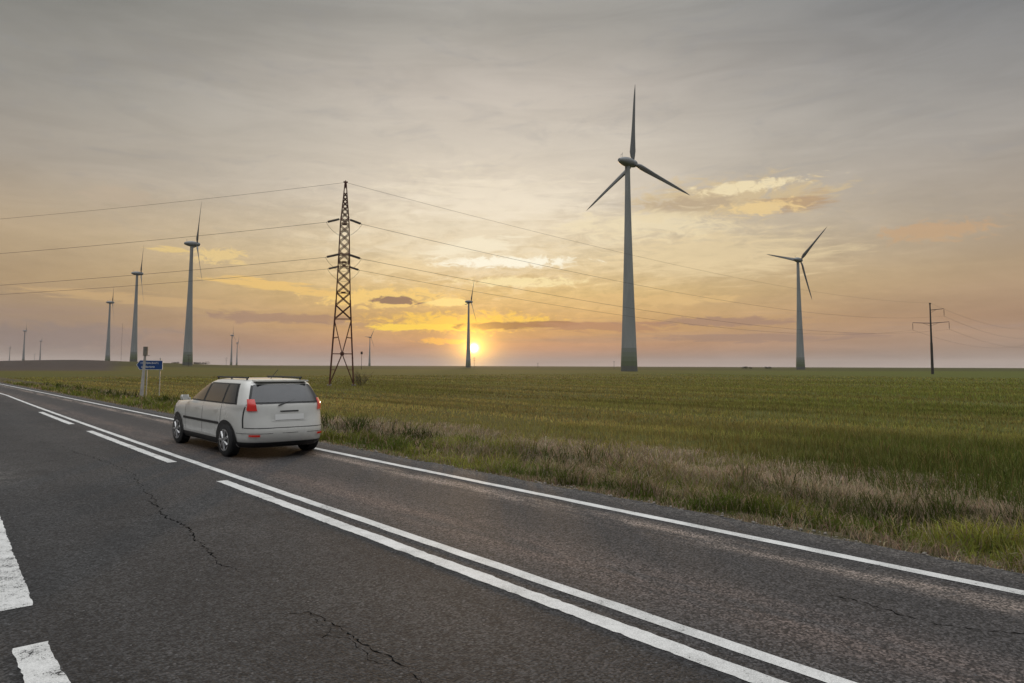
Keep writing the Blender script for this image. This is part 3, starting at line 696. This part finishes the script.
for sy, z_, L in ARMS:
    m_ = bmesh.new(); e1 = (-0.45, sy * L, z_); e2 = (0.45, sy * L, z_); hh = hw(z_)
    for sx, e_ in ((-1, e1), (1, e2)):
        angle_bar(m_, (sx * hh, sy * hh, z_), e_, 0.06); angle_bar(m_, (sx * hh, sy * hh, z_ + 1.0), e_, 0.045)
        for q in (0.25, 0.5, 0.75):
            a_ = Vector((sx * hh, sy * hh, z_)).lerp(Vector(e_), q); c_ = Vector((sx * hh, sy * hh, z_ + 1.0)).lerp(Vector(e_), q); angle_bar(m_, a_, c_, 0.028)
    for q in (0.2, 0.45, 0.7): 
        a_ = Vector((-hh, sy * hh, z_)).lerp(Vector(e1), q); c_ = Vector((hh, sy * hh, z_)).lerp(Vector(e2), q + 0.2); angle_bar(m_, a_, c_, 0.03)
    angle_bar(m_, e1, e2, 0.06); obj("cross_arm", m_, msteel, py)
    ends = []
    inv = PM.inverted().to_3x3()
    for d_, e_ in ((inv @ LDIR, e1), (inv @ RDIR, e2)):
        d_ = (d_ + Vector((0, 0, -0.18))).normalized(); a_ = Vector(e_); m_ = bmesh.new(); Ls = 1.75
        bar(m_, a_, a_ + d_ * Ls, 0.03, 6)
        for k in range(10):
            c_ = a_ + d_ * (0.22 + 0.14 * k); bar(m_, c_, c_ + d_ * 0.07, 0.15, 10, 0.09)
        obj("insulator_string", m_, mins, py); ends.append(a_ + d_ * Ls)
    # jumper hanging under the arm between the two strings
    m_ = bmesh.new(); pr = None
    for k in range(15):
        q = k / 14; p_ = ends[0].lerp(ends[1], q) + Vector((0, 0, -1.5 * math.sin(PI * q) ** 0.8)); 
        if pr is not None: bar(m_, pr, p_, 0.018, 5)
        pr = p_
    obj("jumper_wire", m_, mwire, py); ARM_END.append([PM @ e for e in ends])
TOP = PM @ Vector((0, 0, PH))
m_ = bmesh.new(); bar(m_, (0, 0, PH - 0.7), (0, 0, PH + 0.25), 0.06, 6); box(m_, (0, 0, PH + 0.05), (0.5, 0.14, 0.14)); obj("top_cap", m_, msteel, py)

# ------------------------------------------------------------------ concrete pole of the line
QX, QY = spot(931.5, 250); QZ = gz(QX, QY); QR = R(-32)
pole = thing("power_pole", (QX, QY, QZ), QR, "tall concrete power pole with three arms in the field at right", "power pole", "poles in the field")
mpole = material("dark_concrete", (0.05, 0.045, 0.042), 0.85, var=0.25, vscale=0.8)
m_ = bmesh.new(); bar(m_, (0, 0, 0), (0, 0, 11.2), 0.48, 12, 0.40); obj("lower_sleeve", m_, mpole, pole)
m_ = bmesh.new(); bar(m_, (0, 0, 11.2), (0, 0, 25.0), 0.34, 12, 0.20); bar(m_, (0, 0, 25.0), (0, 0, 25.5), 0.3, 12); obj("mast", m_, mpole, pole)
QM = Matrix.Translation((QX, QY, QZ)) @ Matrix.Rotation(QR, 4, 'Z'); PEND = []
for sx, L, z_, dr in ((1, 4.2, 22.9, 2.6), (-1, 5.6, 18.2, 2.6), (1, 5.6, 18.2, 2.6)):
    m_ = bmesh.new(); bar(m_, (0, 0, z_), (sx * L, 0, z_ + 0.35), 0.13, 6, 0.09); bar(m_, (sx * 0.2, 0, z_ - 0.9), (sx * L * 0.45, 0, z_ + 0.12), 0.05, 5); obj("cross_arm", m_, mpole, pole)
    m_ = bmesh.new(); bar(m_, (sx * L, 0, z_ + 0.3), (sx * L, 0, z_ - dr + 0.3), 0.05, 6)
    for k in range(9): bar(m_, (sx * L, 0, z_ - 0.1 - 0.2 * k), (sx * L, 0, z_ - 0.19 - 0.2 * k), 0.16, 10, 0.09)
    obj("insulator_string", m_, mins, pole); PEND.append(QM @ Vector((sx * L, 0, z_ - dr + 0.3)))
PTOP = QM @ Vector((0, 0, 25.5))
# ------------------------------------------------------------------ overhead wires
def wire(a, c, sag, r, label):
    a, c = Vector(a), Vector(c); n = 72; rings = []
    d = (c - a).normalized(); e1 = d.cross(Vector((0, 0, 1))).normalized(); e2 = e1.cross(d)
    for k in range(n):
        q = (k / (n - 1)); p_ = a.lerp(c, q) - Vector((0, 0, 4 * sag * q * (1 - q)))
        rings.append([tuple(p_ + (e1 * math.cos(PI * i / 3) + e2 * math.sin(PI * i / 3)) * r) for i in range(6)])
    return tag(obj("power_line", raw("power_line", *loft(rings), True), mwire), label, "power line", "overhead wires of the power line")
FAR_L = TOP + Vector((-190, 38.5, 0))
wire(TOP, FAR_L, 3.3, 0.016, "thin top wire running left from the tip of the lattice pylon")
for (l, r_), nm, dd in zip(ARM_END, ("upper arm of the lattice pylon", "near lower arm of the lattice pylon", "far lower arm of the lattice pylon"), (0, 0, 3)):
    wire(l, l + Vector((-190, 38.5 - dd, 0)), 3.3, 0.019, "wire running left from the " + nm)
wire(TOP, PTOP, 3.3, 0.016, "thin top wire sagging from the pylon tip to the concrete pole")
for k, nm in enumerate(("upper arm of the pylon to the concrete pole", "near lower arm of the pylon to the concrete pole", "far lower arm of the pylon to the concrete pole")):
    wire(ARM_END[k][1], PEND[(0, 2, 1)[k]], 4.2, 0.020, "wire sagging from the " + nm)
FARR = Vector((165, 170, 0.5))
wire(PTOP, PTOP + FARR, 3.5, 0.026, "thin top wire running right from the concrete pole tip")
for p_, nm in zip(PEND, ("upper arm", "lower left arm", "lower right arm")):
    wire(p_, p_ + FARR, 4.0, 0.028, f"wire running right from the {nm} of the concrete pole")

# ------------------------------------------------------------------ small far poles, masts and bushes
mdk = material("weathered_wood", (0.06, 0.045, 0.04), 0.9, var=0.3)
def small_pole(px, D, h, arms, label, cat="pole", r=0.16):
    x, y = spot(px, D); o = thing("utility_pole", (x, y, gz(x, y)), R(random.uniform(-20, 20)), label, cat, "poles in the field")
    m_ = bmesh.new(); bar(m_, (0, 0, -0.3), (0, 0, h), r, 8, r * 0.7); obj("mast", m_, mdk, o)
    for z_, L in arms:
        m_ = bmesh.new(); box(m_, (0, 0, z_), (L, 0.18, 0.18)); [bar(m_, (sx * L * 0.45, 0, z_), (sx * L * 0.45, 0, z_ + 0.5), 0.09, 6) for sx in (-1, 1)]
        obj("cross_arm", m_, mdk, o)
    return o
small_pole(189.5, 500, 9.0, [(8.0, 2.6), (5.2, 1.2)], "short reddish pole beside the foot of the tallest left turbine")
small_pole(227, 900, 10.0, [(9.0, 4.5), (6.5, 3.0)], "small crossed pole left of the two tiny turbines")
o = small_pole(362, 420, 10.3, [(9.4, 1.3)], "thin pole with a box on top behind the bare bush", r=0.13)
m_ = bmesh.new(); box(m_, (0, 0, 9.9), (1.1, 1.0, 1.6)); obj("transformer_box", m_, mdk, o)
small_pole(614, 700, 7.5, [(7, 1.5)], "thin short pole just left of the largest turbine's foot", r=0.2)
small_pole(538, 900, 6.5, [(6, 2.2)], "tiny pole on the horizon between the sun and the largest turbine", r=0.25)
small_pole(474.5, 700, 11.0, [(10, 2.4), (8, 2.0)], "short dark pole standing just under the setting sun")
x, y = spot(122, 2600); am = thing("radio_mast", (x, y, gz(x, y)), 0, "very thin guyed radio mast between the two slender left turbines", "mast")
m_ = bmesh.new()
for z_ in range(0, 150, 10):
    for k in range(3):
        a0 = 2 * PI * k / 3; a1 = 2 * PI * (k + 1) / 3
        bar(m_, (0.7 * math.cos(a0), 0.7 * math.sin(a0), z_), (0.7 * math.cos(a0), 0.7 * math.sin(a0), z_ + 10), 0.07, 5)
        bar(m_, (0.7 * math.cos(a0), 0.7 * math.sin(a0), z_), (0.7 * math.cos(a1), 0.7 * math.sin(a1), z_ + 10), 0.05, 4)
obj("lattice_mast", m_, mdk, am)
m_ = bmesh.new()
for z_ in (60, 105, 145):
    for k in range(3): a0 = 2 * PI * k / 3; bar(m_, (0.7 * math.cos(a0), 0.7 * math.sin(a0), z_), (70 * math.cos(a0), 70 * math.sin(a0), 0), 0.05, 4)
obj("guy_wire", m_, mdk, am)
# bare bush beside the pylon
mtwig = material("bare_twig", (0.09, 0.06, 0.045), 0.9, var=0.3)
def twigs(h, n, seed, spread=0.5):
    r = random.Random(seed); m_ = bmesh.new()
    def grow(p_, d_, L, rr, lev):
        for k in range(3):
            q = p_ + d_ * (L / 3); bar(m_, p_, q, rr, 4, rr * 0.85); rr *= 0.85; p_ = q
            d_ = (d_ + Vector((r.uniform(-.25, .25), r.uniform(-.25, .25), r.uniform(-.05, .15)))).normalized()
            if lev < 3:
                for _ in range(2):
                    grow(p_, (d_ + Vector((r.uniform(-.9, .9), r.uniform(-.9, .9), r.uniform(-.1, .6)))).normalized(), L * r.uniform(.45, .7), rr * .68, lev + 1)
    for k in range(n):
        a = r.uniform(0, 2 * PI); grow(Vector((0.1 * math.cos(a), 0.1 * math.sin(a), 0)), Vector((spread * math.cos(a), spread * math.sin(a), 1)).normalized(), h * r.uniform(.45, .65), 0.02, 1)
    return m_
x, y = spot(362.5, 80); bb = thing("bare_bush", (x, y, gz(x, y)), 0, "leafless twiggy bush beside the foot of the lattice pylon", "bush")
obj("branches", twigs(2.0, 9, 3, 0.7), mtwig, bb)
# far bushes on the horizon
mfar = leaf_material("far_foliage", 0.25)
def far_bush(px, D, w_, h_, label, seed):
    r = np.random.default_rng(seed); n = 900; x, y = spot(px, D); o = thing("far_bush", (x, y, gz(x, y)), 0, label, "bush", "bushes along the horizon")
    k = 6; cxs = r.uniform(-w_ / 2, w_ / 2, k); ch = h_ * r.uniform(0.45, 1.0, k); cr = w_ / k * r.uniform(0.8, 1.5, k); pick = r.integers(0, k, n)
    d_ = r.normal(0, 1, (n, 3)); d_ /= np.linalg.norm(d_, axis=1)[:, None]; d_ *= r.uniform(0.3, 1, (n, 1)) ** 0.5
    c_ = np.stack([cxs[pick] + d_[:, 0] * cr[pick], d_[:, 1] * cr[pick], ch[pick] * 0.55 + d_[:, 2] * ch[pick] * 0.5], -1)
    e1 = r.normal(0, 1, (n, 3)); e2 = r.normal(0, 1, (n, 3)); sz = 0.09 * h_
    v = np.stack([c_, c_ + e1 * sz, c_ + e2 * sz], 1).reshape(-1, 3)
    me = fast_mesh("crown", v, None, np.arange(n * 3).reshape(-1, 3)); at_ = me.attributes.new('tint', 'FLOAT_COLOR', 'POINT')
    c4 = np.ones((n, 3, 4), np.float32); c4[:, :, :3] = (np.array((0.045, 0.045, 0.025)) * (1 + r.normal(0, .25, (n, 1))))[:, None]; at_.data.foreach_set('color', np.clip(c4, 0.005, 1).ravel())
    obj("crown", me, mfar, o)
    for c0 in cxs: m_ = bmesh.new(); bar(m_, (c0, 0, -0.2), (c0 * 0.95, 0, h_ * 0.5), 0.09, 5); obj("stem", m_, mdk, o)
far_bush(746, 900, 12, 3.2, "low bushes on the horizon left of the second right turbine", 1)
far_bush(768, 950, 9, 3.6, "small clump of bushes closest to the foot of the second right turbine", 2)
far_bush(203, 1000, 22, 4.5, "low dark bushes on the skyline between tallest left turbine and tiny crossed pole", 3)
far_bush(176, 1100, 10, 3.0, "tiny bush clump on the skyline left of the tallest left turbine foot", 4)

# ------------------------------------------------------------------ direction sign and posts
sx_, sy_, sz_ = at(146, 396); SD = sy_
mgal = material("galvanised_steel", (0.42, 0.43, 0.43), 0.5, metal=0.5, var=0.15)
mblue = material("blue_sheeting", (0.012, 0.055, 0.20), 0.45, var=0.1)
mwhite = material("white_sheeting", (0.72, 0.72, 0.70), 0.5)
k_ = SD / F                                                   # metres per pixel at the sign
sg = thing("direction_sign", (sx_, sy_, sz_), R(14), "blue arrow-shaped direction sign pointing left on two thin posts", "road sign")
pz = CAMH + (364.8 - 365) * k_ - sz_; hh = 0.36; wl = 1.72
def arrow(off, y): return [(-0.72 + off * 1.4, y, pz), (-0.50 + off * .6, y, pz + hh - off), (1.10 - off, y, pz + hh - 0.02 - off), (1.10 - off, y, pz - hh + off), (-0.50 + off * .6, y, pz - hh + off)]
def plate(a, th):
    m_ = bmesh.new(); f_ = m_.faces.new([m_.verts.new(p_) for p_ in a]); r_ = bmesh.ops.extrude_face_region(m_, geom=[f_])
    bmesh.ops.translate(m_, verts=[q for q in r_['geom'] if isinstance(q, bmesh.types.BMVert)], vec=(0, th, 0)); bmesh.ops.recalc_face_normals(m_, faces=m_.faces); return m_
bp = obj("panel", plate(arrow(0, -0.06), 0.03), mwhite, sg); obj("blue_face", plate(arrow(0.028, -0.066), 0.004), mblue, bp)
r0 = random.Random(5)
for row, (zc, words_) in enumerate(((pz + 0.15, ((-0.42, 0.13), (-0.16, 0.98))), (pz - 0.15, ((-0.38, 0.11), (-0.16, 0.66))))):
    for x0, L in words_:
        x = x0; m_ = bmesh.new()
        while x < x0 + L:                                     # worn, unreadable lettering
            wd_ = r0.uniform(0.05, 0.085); hgt = r0.choice((0.11, 0.11, 0.15)); 
            box(m_, (x + 0.012, -0.0675, zc), (0.022, 0.004, hgt)); box(m_, (x + wd_ * 0.5, -0.0675, zc + r0.choice((-1, 0, 1)) * (hgt / 2 - 0.012)), (wd_, 0.0036, 0.022))
            if r0.random() < .6: box(m_, (x + wd_ - 0.008, -0.0675, zc - 0.01), (0.02, 0.0032, hgt * 0.8))
            x += wd_ + 0.035
        obj("lettering", m_, mwhite, bp)
for x in (0.02, 0.92):
    m_ = bmesh.new(); bar(m_, (x, 0, -0.3), (x, 0, pz + hh + (0.02 if x < .5 else 0.18)), 0.038, 10); obj("post", m_, mgal, sg)
for x in (0.02, 0.92):
    for dz_ in (-0.2, 0.2): m_ = bmesh.new(); box(m_, (x, -0.022, pz + dz_), (0.16, 0.03, 0.05)); obj("clamp", m_, mgal, sg)
# pale post with a small box, standing just in front of the sign
qx, qy, qz = at(143, 397); qx += 0.02
mp_ = thing("marker_post", (qx, qy - 0.25, qz), R(10), "pale concrete post topped by a small grey box beside the blue sign", "post")
m_ = bmesh.new(); bar(m_, (0, 0, -0.3), (0.14, 0, pz + hh + 0.15), 0.13, 8, 0.075); obj("shaft", m_, material("pale_concrete", (0.42, 0.40, 0.38), 0.9, var=0.2), mp_)
m_ = bmesh.new(); box(m_, (0.16, 0, pz + hh + 0.42), (0.25, 0.18, 0.58)); bmesh.ops.bevel(m_, geom=m_.edges[:], offset=0.02, segments=2); box(m_, (0.22, 0, pz + hh + 0.10), (0.40, 0.20, 0.035))
obj("box", m_, material("box_grey", (0.17, 0.155, 0.13), 0.8, var=0.2), mp_)

# ------------------------------------------------------------------ white car
CX, CS = 5.80, 15.85                                         # lateral place and centre along the road
car = thing("car", (CX * NL[0] + CS * U[0], CX * NL[1] + CS * U[1], 0.0), PHI, "white estate car driving away in the far lane", "car"); car.scale = (1.07, 1.23, 1.02)
mwp = material("white_car_paint", (0.60, 0.595, 0.56), 0.24, var=0.05, vscale=1.5, coat=0.6)
mglass = material("dark_window_glass", (0.018, 0.019, 0.021), 0.06, spec=0.7)
mblk = material("black_trim", (0.018, 0.018, 0.018), 0.6)
mtyre = material("tyre_rubber", (0.016, 0.016, 0.016), 0.85)
mrim = material("alloy_rim", (0.45, 0.45, 0.45), 0.35, metal=0.8)
mred = material("red_lamp_lens", (0.42, 0.012, 0.010), 0.2, coat=0.5)
bn = mred.node_tree.nodes['Principled BSDF']; bn.inputs['Emission Color'].default_value = (1, 0.06, 0.03, 1); bn.inputs['Emission Strength'].default_value = 0.10
mhead = material("head_lamp_lens", (0.5, 0.5, 0.5), 0.15, coat=0.5)
ZK = [0.20, 0.26, 0.34, 0.46, 0.56, 0.72, 0.86, 0.94, 0.99, 1.03, 1.15, 1.30, 1.40, 1.455, 1.485, 1.50]
WK = [.79, .83, .855, .865, .865, .87, .862, .85, .835, .82, .775, .715, .665, .61, .50, .30]
YR = [-1.93, -2.02, -2.07, -2.10, -2.10, -2.055, -2.04, -2.03, -2.02, -2.01, -1.94, -1.83, -1.75, -1.66, -1.48, -1.1]
YF = [1.88, 2.00, 2.05, 2.08, 2.08, 2.06, 2.0, 1.86, 1.05, .98, .76, .46, .24, .06, -.18, -.5]
def S_(th, z, off=0.0, n=5.0):
    w_ = np.interp(z, ZK, WK) + off; a_ = np.interp(z, ZK, YR) - off; f_ = np.interp(z, ZK, YF) + off
    c_, s_ = math.cos(th), math.sin(th)
    return (math.copysign(abs(c_) ** (2 / n), c_) * w_, (a_ + f_) / 2 + math.copysign(abs(s_) ** (2 / n), s_) * (f_ - a_) / 2, z)
def th_side(sgn, y, z, n=5.0):
    a_ = np.interp(z, ZK, YR); f_ = np.interp(z, ZK, YF); q = (y - (a_ + f_) / 2) / ((f_ - a_) / 2); q = max(-0.999, min(0.999, q))
    t_ = math.asin(math.copysign(abs(q) ** (n / 2), q)); return t_ if sgn > 0 else PI - t_
def th_end(sgn, xf, n=5.0):
    t_ = math.acos(math.copysign(abs(xf) ** (n / 2), xf)); return t_ * sgn
NTH = 96
ths = sorted([th_side(1, y, 0.6) % (2 * PI) for y in np.linspace(-2.0, 2.0, 30)] + [th_side(-1, y, 0.6) % (2 * PI) for y in np.linspace(-2.0, 2.0, 30)]
             + [th_end(1, x) % (2 * PI) for x in np.linspace(-.93, .93, 16)] + [th_end(-1, x) % (2 * PI) for x in np.linspace(-.93, .93, 16)])
smooth(obj("body", raw("body", *loft([[S_(a, z) for a in ths] for z in ZK]), True), mwp, car), 38)
def patch(name, corners, mat, parent, off=0.006, nu=14, nv=6):
    """a panel lying on the body: four (angle, height) corners, lower edge first"""
    (a0, z0), (a1, z1), (a2, z2), (a3, z3) = corners; v = []; f = []
    for j in range(nv + 1):
        for i in range(nu + 1):
            q, r_ = i / nu, j / nv
            A = (a0 * (1 - q) + a1 * q) * (1 - r_) + (a3 * (1 - q) + a2 * q) * r_; Zz = (z0 * (1 - q) + z1 * q) * (1 - r_) + (z3 * (1 - q) + z2 * q) * r_
            v.append(S_(A, Zz, off))
    for j in range(nv):
        for i in range(nu): k = j * (nu + 1) + i; f.append((k, k + 1, k + nu + 2, k + nu + 1))
    o = obj(name, raw(name, v, f, True), mat, parent); return o
def side_patch(name, sgn, ys, zs, mat, parent, off=0.006):
    """same by length positions: (y lower rear, y lower front, y upper front, y upper rear)"""
    v = []; f = []; nu, nv = 12, 6
    for j in range(nv + 1):
        for i in range(nu + 1):
            q, r_ = i / nu, j / nv; y = (ys[0] * (1 - q) + ys[1] * q) * (1 - r_) + (ys[3] * (1 - q) + ys[2] * q) * r_; z = zs[0] * (1 - r_) + zs[1] * r_
            v.append(S_(th_side(sgn, y, z), z, off))
    for j in range(nv):
        for i in range(nu): k = j * (nu + 1) + i; f.append((k, k + 1, k + nu + 2, k + nu + 1))
    return obj(name, raw(name, v, f, True), mat, parent)
for sg_ in (1, -1):
    side_patch("window_frame", sg_, (-1.62, 0.90, 0.28, -1.42), (1.01, 1.405), mblk, car, 0.004)
    for ys in ((-1.55, -1.10, -1.06, -1.37), (-1.02, -0.20, -0.20, -0.98), (-0.10, 0.80, 0.27, -0.10)):
        side_patch("side_window", sg_, ys, (1.035, 1.385), mglass, car, 0.008)
    for y in (-1.06, -0.16, 0.78): side_patch("door_seam", sg_, (y - .006, y + .006, y + .006, y - .006), (0.38, 1.0), mblk, car, 0.003)
    side_patch("sill_trim", sg_, (-1.0, 1.0, 1.0, -1.0), (0.21, 0.33), mblk, car, 0.006)
    side_patch("bumper_end", sg_, (-2.0, -1.62, -1.63, -2.03), (0.205, 0.31), mblk, car, 0.008)
    side_patch("rub_strip", sg_, (-1.0, 0.9, 0.9, -1.0), (0.60, 0.65), mblk, car, 0.008)
    for y in (-0.92, 0.02): side_patch("door_handle", sg_, (y, y + .2, y + .2, y), (0.885, 0.915), mwp, car, 0.035)
    lamp = patch("tail_light", [(th_end(-1, sg_ * 0.66), 0.90), (th_side(sg_, -1.86, 0.9) if sg_ > 0 else th_side(-1, -1.86, 0.9) - 2 * PI, 0.90), (th_side(sg_, -1.80, 1.1) if sg_ > 0 else th_side(-1, -1.80, 1.1) - 2 * PI, 1.12), (th_end(-1, sg_ * 0.74), 1.12)], mred, car, 0.012)
    patch("headlight", [(th_end(1, sg_ * 0.55), 0.66), (th_side(sg_, 1.80, 0.7), 0.68), (th_side(sg_, 1.72, 0.82), 0.82), (th_end(1, sg_ * 0.6), 0.80)], mhead, car, 0.01)
    m_ = bmesh.new(); box(m_, (sg_ * 0.93, 0.66, 1.06), (0.15, 0.08, 0.11)); bmesh.ops.bevel(m_, geom=m_.edges[:], offset=0.03, segments=2); box(m_, (sg_ * 0.86, 0.68, 1.03), (0.1, 0.05, 0.05)); smooth(obj("wing_mirror", m_, mwp, car))
    for y in (-1.28, 1.27):
        m_ = bmesh.new(); n = 28; ctr = m_.verts.new(S_(th_side(sg_, y, 0.33), 0.33, 0.010)); ring = []
        for k in range(n + 1):
            a_ = PI * k / n * 1.10 - 0.05 * PI; yy, zz = y + 0.385 * math.cos(a_), max(0.2, 0.32 + 0.385 * math.sin(a_)); ring.append(m_.verts.new(S_(th_side(sg_, yy, zz), zz, 0.012)))
        for p_, q_ in zip(ring, ring[1:]): m_.faces.new((ctr, p_, q_))
        obj("wheel_arch", m_, mblk, car)
        tyre = bmesh.new(); rr = []
        for xo, ra in ((-.105, .20), (-.105, .285), (-.085, .315), (.085, .315), (.105, .285), (.105, .20)):
            rr.append([(sg_ * 0.76 + xo, y + ra * math.cos(2 * PI * k / 36), 0.315 + ra * math.sin(2 * PI * k / 36)) for k in range(36)])
        tyre.free(); wh = smooth(obj("wheel", raw("wheel", *loft(rr), True), mtyre, car))
        m_ = bmesh.new()
        for k in range(7):
            a_ = 2 * PI * k / 7; bar(m_, (sg_ * 0.87, y + .03 * math.cos(a_), .315 + .03 * math.sin(a_)), (sg_ * 0.863, y + .19 * math.cos(a_), .315 + .19 * math.sin(a_)), .024, 6)
        bar(m_, (sg_ * 0.855, y, .315), (sg_ * 0.88, y, .315), .055, 16)
        r1 = [[(sg_ * 0.867, y + ra * math.cos(2 * PI * k / 36), .315 + ra * math.sin(2 * PI * k / 36)) for k in range(36)] for ra in (.185, .212)]
        vs, fs = loft(r1, False); vb = [m_.verts.new(p_) for p_ in vs]; [m_.faces.new([vb[i] for i in f_]) for f_ in fs]
        obj("rim", m_, mrim, wh)
E_ = lambda xf: th_end(-1, xf)
patch("rear_window_frame", [(E_(-.84), 1.03), (E_(.84), 1.03), (E_(.83), 1.425), (E_(-.83), 1.425)], mblk, car, 0.004)
patch("rear_window", [(E_(-.80), 1.06), (E_(.80), 1.06), (E_(.78), 1.39), (E_(-.78), 1.39)], mglass, car, 0.009)
patch("bumper_trim", [(E_(-.9), .21), (E_(.9), .21), (E_(.9), .31), (E_(-.9), .31)], mblk, car, 0.008)
patch("tailgate_seam", [(E_(-.86), .575), (E_(.86), .575), (E_(.86), .588), (E_(-.86), .588)], mblk, car, 0.003)
patch("plate_recess", [(E_(-.38), .70), (E_(.38), .70), (E_(.38), .86), (E_(-.38), .86)], mwp, car, 0.004)
patch("licence_plate", [(E_(-.31), .725), (E_(.31), .725), (E_(.31), .83), (E_(-.31), .83)], mwhite, car, 0.012)
W_ = lambda xf: th_end(1, xf)
patch("windscreen", [(W_(.84), 1.04), (W_(-.84), 1.04), (W_(-.82), 1.41), (W_(.82), 1.41)], mglass, car, 0.006)
for sx in (-1, 1):
    patch("tailgate_seam", [(E_(sx * .865), .58), (E_(sx * .878), .58), (E_(sx * .86), 1.02), (E_(sx * .845), 1.02)], mblk, car, 0.003)
    patch("reflector", [(E_(sx * .80), .42), (E_(sx * .62), .42), (E_(sx * .62), .46), (E_(sx * .80), .46)], mred, car, 0.010)
patch("bumper_seam", [(E_(-.93), .475), (E_(.93), .475), (E_(.93), .483), (E_(-.93), .483)], mblk, car, 0.003)
patch("tailgate_handle", [(E_(-.2), .875), (E_(.2), .875), (E_(.2), .90), (E_(-.2), .90)], mblk, car, 0.012)
m_ = bmesh.new()
for sx in (-1, 1): bar(m_, (sx * .52, -1.45, 1.515), (sx * .52, .0, 1.515), .016, 8); [bar(m_, (sx * .52, y, 1.47), (sx * .52, y, 1.515), .016, 8) for y in (-1.4, -.7, -.05)]
obj("roof_rail", m_, mblk, car)
m_ = bmesh.new(); bar(m_, (0, -1.25, 1.49), (0, -1.55, 1.68), .006, 6); obj("aerial", m_, mblk, car)
m_ = bmesh.new(); box(m_, (0, -1.66, 1.455), (1.0, .22, .03)); bmesh.ops.bevel(m_, geom=m_.edges[:], offset=.012, segments=2); obj("spoiler", m_, mwp, car)
m_ = bmesh.new(); bar(m_, (-.2, -2.03, 1.0), (.22, -1.95, 1.12), .012, 6); obj("rear_wiper", m_, mblk, car)


# ------------------------------------------------------------------ the evening air over the plain
m_ = bmesh.new(); box(m_, (0, 0, 86), (36000, 36000, 178))
mh = bpy.data.materials.new("haze_air"); mh.use_nodes = True; t = mh.node_tree; t.nodes.clear()
pv = t.nodes.new('ShaderNodeVolumePrincipled'); pv.inputs['Color'].default_value = (0.88, 0.82, 0.78, 1); pv.inputs['Density'].default_value = 3.0e-5
oo = t.nodes.new('ShaderNodeOutputMaterial'); t.links.new(pv.outputs[0], oo.inputs['Volume'])
tag(obj("haze", m_, mh), kind="stuff")
